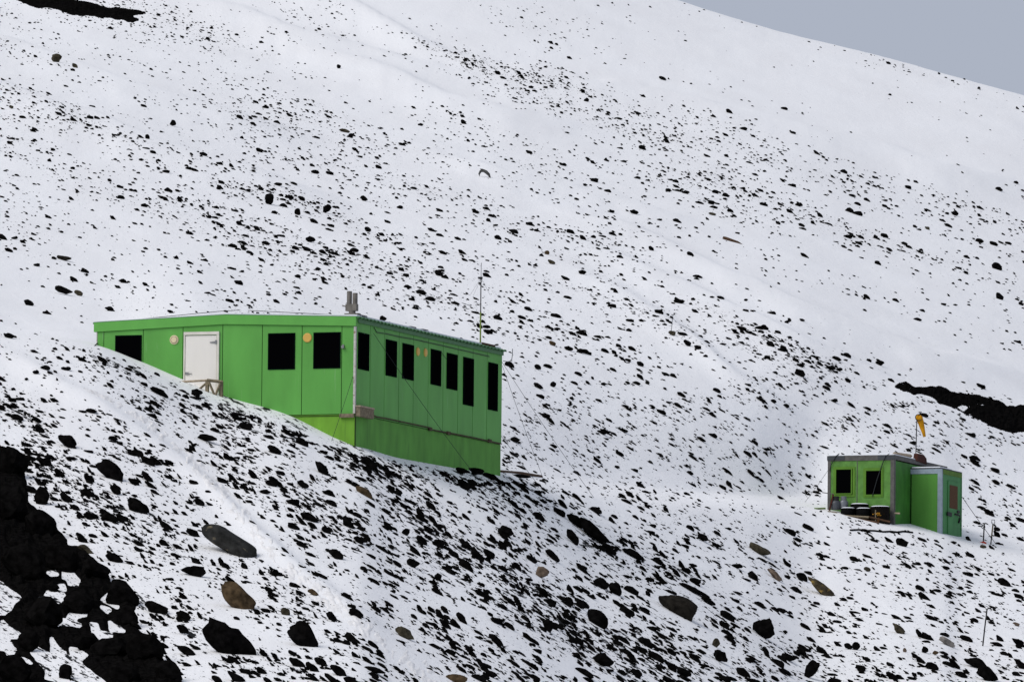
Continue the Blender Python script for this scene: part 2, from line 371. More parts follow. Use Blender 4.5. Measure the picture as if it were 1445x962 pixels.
def clump(px, py):
    """stones gather in bands running down the fall line"""
    g_ = .33 + .22 * np.clip((py - 520) / 120., 0, 1); a = px * np.cos(g_) + py * np.sin(g_); b = -px * np.sin(g_) + py * np.cos(g_)
    n = 1 + 3.6 * fbm(a / 260., b / 27., 71, 4) + 1.6 * fbm(a / 50., b / 14., 81, 2)
    n = np.clip(n, .08 + .30 * np.clip((py - 480) / 80., 0, 1), 2.8) ** (1.4 - .65 * np.clip((py - 540) / 120., 0, 1))
    for ln, hw, k in BANDS: n = n * (1 + k * np.exp(-(seg_d(px, py, ln) / hw) ** 2))
    return n
BANDS = [([(640, 88), (720, 104), (860, 134)], 10, 1.2), ([(980, 240), (1100, 290), (1240, 345), (1400, 410), (1445, 430)], 20, .9), ([(1230, 232), (1330, 252), (1445, 285)], 10, 1.),
 ([(960, 414), (1060, 460), (1160, 510), (1240, 550)], 13, 1.2), ([(300, 235), (420, 285), (520, 340)], 18, .7), ([(800, 370), (880, 420), (980, 490)], 16, .7),
 ([(480, 8), (545, 38), (600, 62)], 7, 2.), ([(0, 142), (120, 175), (250, 225)], 9, .9), ([(0, 60), (60, 78), (150, 110)], 9, 1.), ([(640, 90), (780, 118)], 8, .9), ([(1040, 165), (1130, 190)], 6, 1.5),
 ([(140, 495), (260, 548), (330, 575), (420, 605), (500, 642)], 20, 1.3), ([(500, 650), (600, 668), (705, 682)], 14, .8), ([(650, 668), (760, 700), (860, 765), (960, 800), (1060, 850)], 13, 1.3), ([(60, 640), (160, 720), (250, 800)], 26, .5), ([(520, 690), (640, 760), (760, 830), (860, 900)], 30, .35)]
# places left clear of stones: the trodden path and clean drifts
PATH = [(118, 548), (150, 563), (185, 582), (215, 604), (245, 628), (285, 665), (318, 700), (345, 730), (372, 765), (392, 790), (430, 822), (470, 850), (515, 888), (560, 922), (600, 950), (640, 985)]
def seg_d(px, py, pts):
    best = np.full(np.shape(px), 1e9)
    for (ax, ay), (bx, by) in zip(pts, pts[1:]):
        dx, dy = bx - ax, by - ay; t = np.clip(((px - ax) * dx + (py - ay) * dy) / (dx * dx + dy * dy), 0, 1)
        best = np.minimum(best, np.hypot(px - ax - t * dx, py - ay - t * dy))
    return best
CLEAR = [  # (line, half width, how clear)
 ([(150, 580), (240, 640), (310, 720), (370, 790)], 24, .5),
 ([(0, 105), (120, 150), (260, 205), (330, 228)], 12, .7),
 ([(640, 215), (740, 255), (860, 280)], 14, .5),
 ([(960, 350), (1100, 425), (1250, 495), (1445, 545)], 22, .75),
 ([(970, 520), (1050, 590), (1130, 650)], 16, .6),
 ([(0, 40), (250, 75), (420, 110), (560, 140)], 20, .55),
 ([(1090, 90), (1445, 200)], 50, .6),
 ([(900, 60), (1200, 160), (1445, 230)], 40, .6),
]
def stoniness(px, py):
    d = 1.22 * bil(dens, px, py) * clump(px, py)
    for ln, hw, k in CLEAR: d = d * (1 - k * np.exp(-(seg_d(px, py, ln) / hw) ** 2))
    d = d * (1 - .97 * np.exp(-(seg_d(px + 2, py, PATH) / 11.) ** 4))
    return d * (1 + .22 * np.clip((480 - py) / 60., 0, 1)) * (1 + .35 * np.clip((420 - py) / 120., 0, 1) * np.clip((900 - px) / 300., 0, 1))

# ---- ground sheet
snow = bpy.data.materials.new('wind_packed_snow'); snow.use_nodes = True
t = snow.node_tree; b = t.nodes['Principled BSDF']; b.inputs['Roughness'].default_value = .85; b.inputs['Specular IOR Level'].default_value = .15
tc = t.nodes.new('ShaderNodeTexCoord')
def nz(scale, rot=0., detail=5, rough=.55):
    mp = t.nodes.new('ShaderNodeMapping'); mp.vector_type = 'TEXTURE'; mp.inputs['Rotation'].default_value = (0, rot, 0)
    mp.inputs['Scale'].default_value = [1 / s for s in scale]
    n = t.nodes.new('ShaderNodeTexNoise'); n.inputs['Scale'].default_value = 1; n.inputs['Detail'].default_value = detail; n.inputs['Roughness'].default_value = rough
    t.links.new(tc.outputs['Object'], mp.inputs[0]); t.links.new(mp.outputs[0], n.inputs['Vector']); return n
n1 = nz((.35, .05, .6), R(24)); rp = t.nodes.new('ShaderNodeValToRGB')
rp.color_ramp.elements[0].position = .35; rp.color_ramp.elements[1].position = .68
rp.color_ramp.elements[0].color = (.90, .892, .885, 1); rp.color_ramp.elements[1].color = (.94, .936, .93, 1)
t.links.new(n1.outputs['Fac'], rp.inputs[0])
att = t.nodes.new('ShaderNodeAttribute'); att.attribute_name = 'scree'
n2 = nz((2.6, .5, 9.0), R(33), 6, .62)                # ragged streaks of bare cinder
sb = t.nodes.new('ShaderNodeMath'); sb.operation = 'ADD'; t.links.new(n2.outputs['Fac'], sb.inputs[0]); t.links.new(att.outputs['Fac'], sb.inputs[1])
mr = t.nodes.new('ShaderNodeMapRange'); mr.inputs[1].default_value = .735; mr.inputs[2].default_value = .765
t.links.new(sb.outputs[0], mr.inputs[0])
n4 = nz((9., 2., 22.), R(30), 3, .5); at2 = t.nodes.new('ShaderNodeAttribute'); at2.attribute_name = 'grit'
s4 = t.nodes.new('ShaderNodeMath'); s4.operation = 'ADD'; t.links.new(n4.outputs['Fac'], s4.inputs[0]); t.links.new(at2.outputs['Fac'], s4.inputs[1])
m4 = t.nodes.new('ShaderNodeMapRange'); m4.inputs[1].default_value = .735; m4.inputs[2].default_value = .80; m4.inputs[4].default_value = .85
t.links.new(s4.outputs[0], m4.inputs[0])
mg = t.nodes.new('ShaderNodeMath'); mg.operation = 'MAXIMUM'; t.links.new(m4.outputs[0], mg.inputs[0]); t.links.new(mr.outputs[0], mg.inputs[1]); mr = mg
mm = t.nodes.new('ShaderNodeMixRGB'); mm.inputs[2].default_value = (.004, .0038, .0038, 1)
t.links.new(mr.outputs[0], mm.inputs[0]); t.links.new(rp.outputs[0], mm.inputs[1]); t.links.new(mm.outputs[0], b.inputs['Base Color'])
n3 = nz((4.0, 1.4, 9), R(28), 8, .68); bp = t.nodes.new('ShaderNodeBump'); bp.inputs['Strength'].default_value = .42; bp.inputs['Distance'].default_value = .06
t.links.new(n3.outputs['Fac'], bp.inputs['Height']); t.links.new(bp.outputs[0], b.inputs['Normal'])

idx = np.arange(nR * nC).reshape(nR, nC)
Q = np.stack([idx[:-1, :-1], idx[:-1, 1:], idx[1:, 1:], idx[1:, :-1]], -1).reshape(-1, 4)
# carry the sheet on under the camera and out to the sides
Vg = XYZ.reshape(-1, 3)
fr = [(-260, -30, -9), (260, -30, -9), (-260, 150, 0), (260, 150, 0)]
ground = np_mesh('ground', Vg, Q, snow, True)
a = ground.data.attributes.new('scree', 'FLOAT', 'POINT')
st = stoniness(gx, gy)
sc = np.clip((st - 6) / 50., 0, 1) ** .7 * .20
sc[(gy < 400)] = 0
a2 = ground.data.attributes.new('grit', 'FLOAT', 'POINT'); a2.data.foreach_set('value', (np.clip(st / 26., 0, 1) ** .6 * .115).ravel().astype(np.float32))
a = ground.data.attributes['scree']
a.data.foreach_set('value', sc.ravel().astype(np.float32))
tag(ground, 'snow covered volcanic scree slope falling to the right', None, None, 'structure')
# near ground between the camera and the slope
jn = XYZ[0]; nV = np.concatenate([jn, np.stack([jn[:, 0] * 1.0, np.full(nC, 120.), np.full(nC, -3.)], -1), np.stack([jn[:, 0] * 1.2, np.full(nC, -60.), np.full(nC, -3.)], -1)])
ni = np.arange(3 * nC).reshape(3, nC); nQ = np.stack([ni[1:, :-1], ni[1:, 1:], ni[:-1, 1:], ni[:-1, :-1]], -1).reshape(-1, 4)
tag(np_mesh('foreshore_ground', nV, nQ, snow, True), 'snowy ground below the slope', None, None, 'structure')

# ---- trodden path: churned strip of snow
pm = mat('trodden_snow', (.85, .835, .82), .9, .1, var=.05, vscale=(5, 5, 5), streak=(.42, .37, .32), streak_amt=.55, streak_scale=(9, 3, 12), streak_thr=.60, bump=.6, bscale=9)
arc = [0]
for p, q in zip(PATH, PATH[1:]): arc.append(arc[-1] + math.hypot(q[0] - p[0], q[1] - p[1]))
ss = np.arange(0, arc[-1], 1.6); cxp = pchip(arc, [p[0] for p in PATH], ss); cyp = pchip(arc, [p[1] for p in PATH], ss)
W = 26; pv = np.zeros((len(ss), W, 3))
tx = np.gradient(cxp); ty = np.gradient(cyp); tl = np.hypot(tx, ty); nx_, ny_ = -ty / tl, tx / tl
hw = (3 + 10 * np.clip(ss / 260, 0, 1)) * (1 + .9 * fbm(ss / 40, ss * 0, 44, 3)) * (1 + .9 * fbm(ss / 6., ss * 0 + 3, 47, 3))
SS, UU = np.meshgrid(ss, np.linspace(-1, 1, W), indexing='ij'); QQ = UU * hw[:, None]
w1_ = SS + 9 * fbm(SS / 11., QQ / 7., 63, 3); w2_ = QQ + 7 * fbm(SS / 9., QQ / 6. + 9, 64, 3)
PH = .11 * np.clip(fbm(w1_ / 7., w2_ / 5., 65, 4) + .12, 0, 1) + .05 * np.abs(fbm(w1_ / 2.6, w2_ / 2.4, 66, 2))
for i in range(len(ss)):
    for k in range(W):
        u = (k / (W - 1) * 2 - 1); q = hw[i] * u
        P = gp(cxp[i] + nx_[i] * q, cyp[i] + ny_[i] * q)
        e = 1 - abs(u) ** 4
        h = (PH[i, k] - .02) * e
        pv[i, k] = P + np.array([0, -.004, h + .004 - .03 * (1 - e)])
pi_ = np.arange(len(ss) * W).reshape(-1, W)
pQ = np.stack([pi_[:-1, :-1], pi_[1:, :-1], pi_[1:, 1:], pi_[:-1, 1:]], -1).reshape(-1, 4)
tag(np_mesh('path', pv.reshape(-1, 3), pQ, pm, True), 'trodden footpath of churned snow', None, None, 'structure')

# ------------------------------------------------------------------ stones
def ico(sub):
    bm = bmesh.new(); bmesh.ops.create_icosphere(bm, subdivisions=sub, radius=1)
    V = np.array([v.co[:] for v in bm.verts]); Fc = np.array([[v.index for v in f.verts] for f in bm.faces]); bm.free(); return V, Fc
ICO = {k: ico(k) for k in (1, 2, 3, 4)}
def stone_shape(sub, g, planes=13, rough=.05, dmin=.62):
    """a cobble with broken facets: a ball cut by random planes"""
    V, Fc = ICO[sub]; V = V.copy()
    n = g.normal(size=(planes, 3)); n /= np.linalg.norm(n, axis=1)[:, None]; d = g.uniform(dmin, 1.0, planes)
    dots = V @ n.T
    s = np.where(dots > 1e-3, d / np.maximum(dots, 1e-3), 9).min(1); s = np.minimum(s, 1.12)
    V = V * s[:, None]; V *= (1 + rough * g.normal(size=len(V)))[:, None]
    return V, Fc
T1 = [stone_shape(1, np.random.default_rng(100 + k), 9, .12) for k in range(24)]
T2 = [stone_shape(2, np.random.default_rng(200 + k), 9, .09) for k in range(24)]
def ground_frame(i, j):
    j0, j1 = max(j - 3, 0), min(j + 3, nC - 1); i0, i1 = max(i - 3, 0), min(i + 3, nR - 1)
    a = XYZ[i, j1] - XYZ[i, j0]; b = XYZ[i1, j] - XYZ[i0, j]
    n = np.cross(a, b); n /= np.linalg.norm(n); n = n if n[2] > 0 else -n
    f = np.array([n[0], n[1], 0.]); f = f / (np.linalg.norm(f) + 1e-9)
    f = np.array([.93, -.36, 0]) * .6 + f * .4                       # fall line, mostly to the right
    f -= n * (f @ n); f /= np.linalg.norm(f); return n, f
def orient(n, f, yaw, tilt):
    s = np.cross(n, f); f2 = f * math.cos(yaw) + s * math.sin(yaw); s2 = np.cross(n, f2)
    f3 = f2 * math.cos(tilt) + n * math.sin(tilt); n3 = np.cross(f3, s2)
    return np.stack([f3, s2, n3], 0)                                 # rows: long axis, cross axis, up
# candidate stones (survey pixel, length in survey pixels)
cand = []
N = 26000
qx = rng.uniform(-260, 1705, N * 12); qy = rng.uniform(-60, 1120, N * 12)
mean_d = stoniness(qx, qy); msz = bil(size, qx, qy)
coverage = mean_d / 100.
area_each = .34 * (msz ** 2) * np.where(qy < 560, .95, .60)
prob = coverage / area_each * (1965 * 1180) / len(qx)
pick = rng.random(len(qx)) < np.clip(prob, 0, 1)
qx, qy, msz = qx[pick], qy[pick], msz[pick]
lens = msz * np.clip(rng.lognormal(-.28, np.where(qy < 560, .50, .56)), .30, np.where(qy < 560, 2.3, 2.9))
cand = list(zip(qx, qy, lens))
# some stones lie in ragged strings down the slope
extra = []
for (x_, y_, l_) in cand:
    if y_ > 560 and l_ > 7 and rng.random() < .30:
        for q in range(rng.integers(1, 4)):
            dd = l_ * rng.uniform(.35, 1.1); aa = .6 + rng.normal(0, .5); extra.append((x_ + dd * math.cos(aa), y_ + dd * math.sin(aa) * .8, l_ * rng.uniform(.3, .75)))
cand += extra
def in_poly(px, py, poly):
    c = False; j = len(poly) - 1
    for i in range(len(poly)):
        xi, yi = poly[i]; xj, yj = poly[j]
        if (yi > py) != (yj > py) and px < (xj - xi) * (py - yi) / (yj - yi) + xi: c = not c
        j = i
    return c
LAVA_BL = [(-90, 560), (-20, 622), (22, 632), (38, 668), (42, 706), (72, 732), (100, 764), (118, 768), (150, 800), (162, 826), (196, 848), (192, 884), (216, 898), (236, 938), (262, 960), (290, 1000), (300, 1050), (235, 1095), (120, 1120), (-40, 1100), (-150, 1040), (-170, 800), (-150, 640)]
BUILDING_ZONES = [[(137, 440), (500, 446), (708, 494), (708, 676), (500, 640), (330, 575), (137, 492)], [(1160, 640), (1336, 640), (1360, 664), (1358, 764), (1262, 744), (1160, 722)]]
cand = [c for c in cand if not any(in_poly(c[0], c[1], z) for z in BUILDING_ZONES)]
cand = [c for c in cand if not in_poly(c[0], c[1], LAVA_BL)]

# boulders and stones told apart one by one: px, py (middle), length, height, tilt on the slope (deg), name, material, label, cat
SPECIAL = [
 (329, 768, 88, 27, 33, 'veined_boulder', 'veinrock', 'long dark grey boulder with pale veins, lying beside the trodden path', 'boulder'),
 (339, 843, 58, 31, 37, 'brown_boulder', 'brownrock', 'large ochre brown boulder split near its top, low on the left slope', 'boulder'),
 (322, 900, 78, 46, 40, 'black_boulder', 'lava', 'large angular black boulder just below the ochre brown boulder', 'boulder'),
 (430, 897, 54, 30, 40, 'black_boulder', 'lava', 'ragged black boulder left of the lower end of the footpath', 'boulder'),
 (960, 855, 66, 27, 33, 'grey_boulder', 'greyrock', 'big brownish black boulder, flat topped, low in the centre right', 'boulder'),
 (765, 808, 24, 17, 45, 'tan_boulder', 'tanrock', 'tan boulder with pinkish face wedged among black stones below the hut', 'boulder'),
 (515, 694, 28, 11, 32, 'brown_boulder', 'brownrock', 'thin mottled brown slab of rock just below the near corner of the large hut', 'boulder'),
 (443, 836, 18, 9, 25, 'brown_boulder', 'brownrock', 'small reddish brown stone right of the footpath', 'boulder'),
 (572, 893, 30, 15, 36, 'olive_boulder', 'olivrock', 'olive grey rounded boulder right of the footpath end', 'boulder'),
 (645, 957, 30, 12, 10, 'brown_boulder', 'brownrock', 'dark brown stone cut by the bottom edge of the picture', 'boulder'),
 (1075, 776, 40, 14, 26, 'olive_boulder', 'olivrock', 'long olive brown slab left below the small cabin', 'boulder'),
 (1093, 811, 26, 10, 38, 'tan_boulder', 'tanrock', 'slim tan stone below the long olive slab', 'boulder'),
 (1160, 830, 50, 17, 36, 'lichen_boulder', 'lichen', 'dark boulder patched with yellow lichen, below the small cabin', 'boulder'),
 (1078, 886, 34, 30, 30, 'black_boulder', 'lava', 'chunky black boulder with snow bitten into its left side', 'boulder'),
 (1273, 764, 18, 14, 40, 'black_boulder', 'lava', 'pointed black stone on open snow below the porch', 'boulder'),
 (1269, 888, 28, 11, 38, 'olive_boulder', 'olivrock', 'slim olive brown stone on the lower right slope', 'boulder'),
 (1336, 905, 24, 10, 30, 'pale_boulder', 'palerock', 'pale grey flat stone left of the hooked metal stake', 'boulder'),
 (1010, 906, 14, 14, 20, 'brown_boulder', 'olivrock', 'roundish brown stone right below the big brownish black boulder', 'boulder'),
 (1016, 926, 22, 16, 40, 'black_boulder', 'lava', 'black wedge shaped stone near the bottom right of the big boulder', 'boulder'),
 (1145, 945, 24, 26, 50, 'black_boulder', 'lava', 'black knobbly stone at the bottom edge right of centre', 'boulder'),
 (1224, 803, 10, 7, 20, 'brown_boulder', 'olivrock', 'small brown stone below the porch of the cabin', 'boulder'),
 (1434, 880, 12, 6, 30, 'tan_boulder', 'tanrock', 'small tan stone by the right edge above the stake', 'boulder'),
 (1277, 917, 7, 7, 20, 'tan_boulder', 'tanrock', 'tiny tan pebble left of the pale grey flat stone', 'boulder'),
 (1320, 921, 8, 7, 20, 'brown_boulder', 'brownrock', 'tiny brown pebble below the pale grey flat stone', 'boulder'),
 (80, 82, 15, 13, 15, 'olive_boulder', 'olivrock', 'rounded olive brown boulder alone on the upper left snowfield', 'boulder'),
 (106, 93, 10, 6, 30, 'olive_boulder', 'olivrock', 'small olive stone right below the boulder of the upper left snowfield', 'boulder'),
 (16, 151, 7, 6, 20, 'brown_boulder', 'olivrock', 'small brown stone by the left edge on the upper slope', 'boulder'),
 (486, 184, 16, 6, 12, 'olive_boulder', 'olivrock', 'flat olive stone on the hillside above the hut chimney', 'boulder'),
 (92, 364, 22, 9, 14, 'grey_boulder', 'greyrock', 'long dark stone above the pair left of the large hut', 'boulder'),
 (76, 364, 11, 5, 10, 'black_stone', 'lava', 'small black stone at the left end of the long dark stone', 'stone'),
 (90, 410, 25, 12, 16, 'black_boulder', 'lava', 'long smooth black stone, left one of the pair left of the large hut', 'boulder'),
 (110, 413, 14, 9, 24, 'olive_boulder', 'olivrock', 'small olive grey stone, right one of the pair left of the large hut', 'boulder'),
 (381, 282, 17, 15, 30, 'black_boulder', 'lava', 'largest black stone on the hillside above the large hut', 'boulder'),
 (420, 299, 10, 10, 40, 'black_stone', 'lava', 'square black stone right of the largest stone above the large hut', 'stone'),
 (438, 338, 15, 9, 30, 'black_stone', 'lava', 'flat black stone above and left of the hut chimney', 'stone'),
 (426, 280, 13, 7, 28, 'black_stone', 'lava', 'low black stone above the square one over the large hut', 'stone'),
 (462, 295, 12, 14, 60, 'black_stone', 'lava', 'ragged upright black stone above the hut chimney', 'stone'),
 (540, 450, 12, 10, 20, 'black_stone', 'lava', 'round black stone just over the hut roof right of the chimney', 'stone'),
 (514, 280, 12, 8, 25, 'black_stone', 'lava', 'domed black stone on the open snow above the chimney', 'stone'),
 (519, 324, 10, 7, 30, 'black_stone', 'lava', 'black stone below the domed one above the chimney', 'stone'),
 (702, 335, 12, 7, 30, 'black_stone', 'lava', 'black humped stone above the roof mast', 'stone'),
 (772, 356, 8, 7, 20, 'brown_boulder', 'brownrock', 'small rusty brown stone right above the roof mast', 'boulder'),
 (778, 370, 12, 6, 25, 'brown_boulder', 'olivrock', 'second brown stone just below the rusty brown one', 'boulder'),
 (779, 484, 13, 7, 30, 'brown_boulder', 'brownrock', 'mottled brown stone on the snow right of the hut wall', 'boulder'),
 (759, 518, 11, 8, 15, 'black_stone', 'lava', 'black oval stone on the open snow right of the hut wall', 'stone'),
 (781, 542, 8, 10, 60, 'black_stone', 'lava', 'black upright stone right of the hut guy wires', 'stone'),
 (904, 513, 12, 8, 40, 'black_stone', 'lava', 'black wedge stone below the marker post', 'stone'),
 (948, 470, 11, 7, 10, 'olive_boulder', 'olivrock', 'olive grey stone at the foot of the thin marker post', 'boulder'),
 (970, 484, 12, 9, 45, 'black_stone', 'lava', 'hooked black stone right below the marker post', 'stone'),
 (1130, 526, 17, 11, 15, 'black_boulder', 'lava', 'largest black stone on the slope left of the dark trench', 'boulder'),
 (1092, 566, 9, 6, 20, 'black_stone', 'lava', 'black stone left below the largest stone of the middle right slope', 'stone'),
 (1196, 536, 11, 7, 25, 'black_stone', 'lava', 'black stone right of the largest stone of the middle right slope', 'stone'),
 (1407, 376, 16, 10, 24, 'black_boulder', 'lava', 'largest black stone on the upper right slope', 'boulder'),
 (1157, 304, 11, 6, 35, 'black_stone', 'lava', 'black stone on the stony band of the upper right slope', 'stone'),
 (1309, 322, 9, 5, 18, 'olive_boulder', 'olivrock', 'flat brown grey stone on the upper right slope', 'boulder'),
 (1410, 267, 12, 6, 10, 'black_stone', 'lava', 'black stone beside the right edge high on the slope', 'stone'),
 (1005, 302, 11, 4, 12, 'olive_boulder', 'olivrock', 'thin brown grey sliver of stone left of the driftwood plank', 'boulder'),
 (935, 111, 11, 5, 25, 'black_stone', 'lava', 'black stone alone on the bare upper snowfield', 'stone'),
 (478, 94, 8, 6, 20, 'black_stone', 'lava', 'black stone on the fold high above the hut', 'stone'),
 (702, 103, 9, 6, 30, 'black_stone', 'lava', 'left black stone of a pair high on the middle slope', 'stone'),
 (710, 110, 10, 4, 18, 'black_stone', 'lava', 'right black stone of a pair high on the middle slope', 'stone'),
 (244, 174, 9, 9, 40, 'black_stone', 'lava', 'pointed black stone on the upper left slope', 'stone'),
 (208, 193, 9, 8, 20, 'black_stone', 'lava', 'black stone at the rim of the white drift, upper left', 'stone'),
 (292, 618, 31, 12, 6, 'black_boulder', 'lava', 'flat black stone above the footpath, below the hut door', 'boulder'),
 (96, 622, 30, 18, 30, 'black_boulder', 'lava', 'black angular stone on the left slope above the lava outcrop', 'boulder'),
 (156, 664, 40, 24, 34, 'black_boulder', 'lava', 'broad black boulder on the left slope right of the lava outcrop', 'boulder'),
 (193, 713, 36, 20, 40, 'black_boulder', 'lava', 'black boulder midway between the lava outcrop and footpath', 'boulder'),
 (224, 552, 28, 12, 36, 'black_boulder', 'lava', 'black slab on the brow below the cream wall vent', 'boulder'),
 (276, 806, 34, 15, 8, 'black_boulder', 'lava', 'flat black boulder left of the ochre brown boulder', 'boulder'),
 (222, 857, 40, 16, 18, 'black_boulder', 'lava', 'black slab right of the lava outcrop snow patches', 'boulder'),
 (258, 888, 20, 14, 40, 'black_boulder', 'lava', 'rounded black boulder left of the large angular one', 'boulder'),
 (119, 774, 30, 11, 33, 'olive_boulder', 'olivrock', 'long olive grey slab at the edge of the lava outcrop', 'boulder'),
 (403, 862, 18, 12, 35, 'olive_boulder', 'olivrock', 'small olive black stone right of the ochre brown boulder', 'boulder'),
 (454, 661, 28, 14, 34, 'black_boulder', 'lava', 'black boulder on the slope below the lime skirting of the hut', 'boulder'),
 (582, 793, 22, 14, 20, 'black_boulder', 'lava', 'solid black boulder on white snow in the middle of the lower slope', 'boulder'),
 (573, 750, 13, 11, 20, 'black_stone', 'lava', 'round black stone above the solid black boulder', 'stone'),
 (778, 782, 26, 11, 45, 'black_boulder', 'lava', 'long club shaped black stone above the tan boulder', 'boulder'),
 (790, 722, 26, 10, 26, 'black_boulder', 'lava', 'black slab right below the end of the large hut', 'boulder'),
 (838, 750, 54, 22, 36, 'black_boulder', 'lava', 'largest black slab of the dark streak right of the hut', 'boulder'),
 (812, 734, 34, 14, 34, 'black_boulder', 'lava', 'upper black slab of the dark streak right of the hut', 'boulder'),
 (808, 758, 26, 16, 38, 'black_boulder', 'lava', 'black slab below the dark streak right of the hut', 'boulder'),
 (895, 782, 44, 10, 30, 'black_boulder', 'lava', 'thin black slab continuing the dark streak downhill', 'boulder'),
 (980, 832, 50, 9, 30, 'black_boulder', 'lava', 'thin black slab above the big brownish black boulder', 'boulder'),
 (1000, 848, 26, 8, 28, 'black_boulder', 'lava', 'short black slab right of the big brownish black boulder', 'boulder'),
 (845, 872, 34, 24, 30, 'black_boulder', 'lava', 'black boulder left of the big brownish black one at the bottom', 'boulder'),
 (850, 930, 30, 20, 30, 'black_boulder', 'lava', 'black boulder low at the bottom edge in the centre', 'boulder'),
 (652, 664, 22, 9, 8, 'black_boulder', 'lava', 'flat black rock under the long wall, left one of three', 'boulder'),
 (672, 665, 24, 12, 10, 'black_boulder', 'lava', 'lumpy black rock under the long wall, middle one of three', 'boulder'),
 (694, 673, 30, 8, 16, 'black_boulder', 'lava', 'low black rock under the far end of the long wall, right one of three', 'boulder'),
 (732, 671, 34, 6, 6, 'black_boulder', 'lava', 'thin black rock ledge just right of the far wall end', 'boulder'),
 (1378, 935, 40, 14, 30, 'black_boulder', 'lava', 'long black slab at the foot of the hooked metal stake', 'boulder'),
 (1392, 950, 34, 20, 40, 'black_boulder', 'lava', 'black boulder below the hooked metal stake at the bottom edge', 'boulder'),
 (1364, 900, 20, 9, 20, 'black_boulder', 'lava', 'flat black stone left of the hooked metal stake', 'boulder'),
 (1306, 916, 12, 11, 30, 'black_stone', 'lava', 'round black stone below the pale grey flat stone', 'stone'),
 (1207, 911, 14, 12, 25, 'black_stone', 'lava', 'right black stone of a touching pair on the lower right slope', 'stone'),
 (1197, 911, 12, 10, 30, 'black_stone', 'lava', 'left black stone of a touching pair on the lower right slope', 'stone'),
 (1406, 746, 12, 6, 10, 'black_stone', 'lava', 'black stone on open snow right of the two shovels', 'stone'),
 (1387, 771, 10, 5, 10, 'brown_boulder', 'olivrock', 'flat brown stone at the foot of the red bladed shovel', 'boulder'),
 (871, 659, 10, 5, 15, 'black_stone', 'lava', 'black stone on the pale snow between hut and cabin', 'stone'),
]
SPECIAL = [s for s in SPECIAL if s[5]]
def keep_off(px, py, L):
    for s in SPECIAL:
        if abs(px - s[0]) < (s[2] + L) * .48 and abs(py - s[1]) < (s[3] + L * .6) * .5: return False
    return True
cand = [c for c in cand if keep_off(*c)]
cand.sort(key=lambda c: -c[2])
IND = 300 - sum(1 for s in SPECIAL if s[6] == 'lava')
def place(px, py, L, H, yaw, tilt, tmpl, sink):
    g = ground_at(px, py + H * .35)
    if g is None: return None
    P, i, j = g; n, f = ground_frame(i, j); sc_ = P[1] / F
    V, Fc = tmpl
    A = orient(n, f, yaw, tilt); S = np.array([L * .54, L * .42, H * .52]) * sc_
    # the long axis follows the fall of the slope
    fg = min(max((py - 520) / 200, 0), 1); lf = min(max((1150 - px) / 700, 0), 1)
    a = (.40 * (1 - fg) + (.52 + .16 * lf) * fg) + yaw * .55
    f = rt * math.cos(a) - up * math.sin(a) + fw * (-.3 + yaw * .5); f /= np.linalg.norm(f)
    s2 = np.cross(np.array([0, 0, 1.]), f); s2 /= np.linalg.norm(s2); n3 = np.cross(f, s2)
    W_ = (V * S) @ np.stack([f, s2, n3], 0) + P + n * (H * .52 * sc_ * sink)
    return W_, Fc
# individual stones, largest first
LM = [('hut door', 285, 510), ('hut chimney', 497, 430), ('roof mast', 680, 440), ('left end of the hut', 137, 480), ('near corner of the hut', 500, 610), ('far end of the hut', 708, 590),
 ('veined grey boulder', 329, 768), ('ochre brown boulder', 339, 843), ('tan boulder', 765, 808), ('big brownish boulder', 960, 855), ('lichen boulder', 1160, 830), ('cabin drums', 1215, 715),
 ('windsock', 1297, 600), ('two shovels', 1394, 750), ('hooked stake', 1390, 885), ('marker post', 948, 457), ('driftwood plank', 1034, 341), ('dark trench', 1340, 570), ('skyline', 1200, 66),
 ('arched grey debris', 685, 245), ('olive boulder', 80, 82), ('left black trench', 130, 15), ('lava outcrop', 60, 780), ('footpath', 300, 680), ('footpath end', 540, 905), ('long olive slab', 1075, 776), ('pale flat stone', 1336, 905)]
def where(px, py):
    d, nm, lx, ly = min(((px - x) ** 2 + (py - y) ** 2, n, x, y) for n, x, y in LM)
    d = math.sqrt(d); a = math.atan2(py - ly, px - lx)
    k = int(round(a / (math.pi / 4))) % 8
    return ['right of', 'lower right of', 'below', 'lower left of', 'left of', 'upper left of', 'above', 'upper right of'][k], nm, ('close ' if d < 45 else 'well ' if d > 130 else '')
made = []; rest = []
for (px, py, L) in cand:
    if len(made) < IND and 0 < px < 1445 and 0 < py < 955: made.append((px, py, L))
    else: rest.append((px, py, L))
recs = []
for k, (px, py, L) in enumerate(made):
    g = np.random.default_rng(5000 + k); H = L * (g.uniform(.30, .66) if py < 560 else g.uniform(.26, .58))
    r = place(px, py, L, H, g.normal(0, .35), g.normal(0, .12), stone_shape(2, g, 10, .06), g.uniform(.3, .8))
    if r is None: continue
    o = np_mesh('black_stone', r[0], r[1], M['lava']); reorigin(o)
    shp = 'chunky' if H / L > .6 else 'flat' if H / L < .42 else 'rough'
    rel, nm, far = where(px, py)
    recs.append([o, f'{shp} black stone {far}{rel} the {nm}', L])
by = {}
for r in recs: by.setdefault(r[1], []).append(r)
ordn = ['', 'largest', 'second largest', 'third largest', 'fourth largest', 'fifth largest', 'sixth largest', 'seventh largest', 'eighth largest', 'ninth largest', 'tenth largest']
for lab, rs in by.items():
    rs.sort(key=lambda r: -r[2])
    for q, r in enumerate(rs):
        l = lab if len(rs) == 1 else lab + ', ' + (ordn[q + 1] if q + 1 < len(ordn) else 'smallest') + ' there'
        tag(r[0], l, 'stone', 'black stones scattered over the snow')
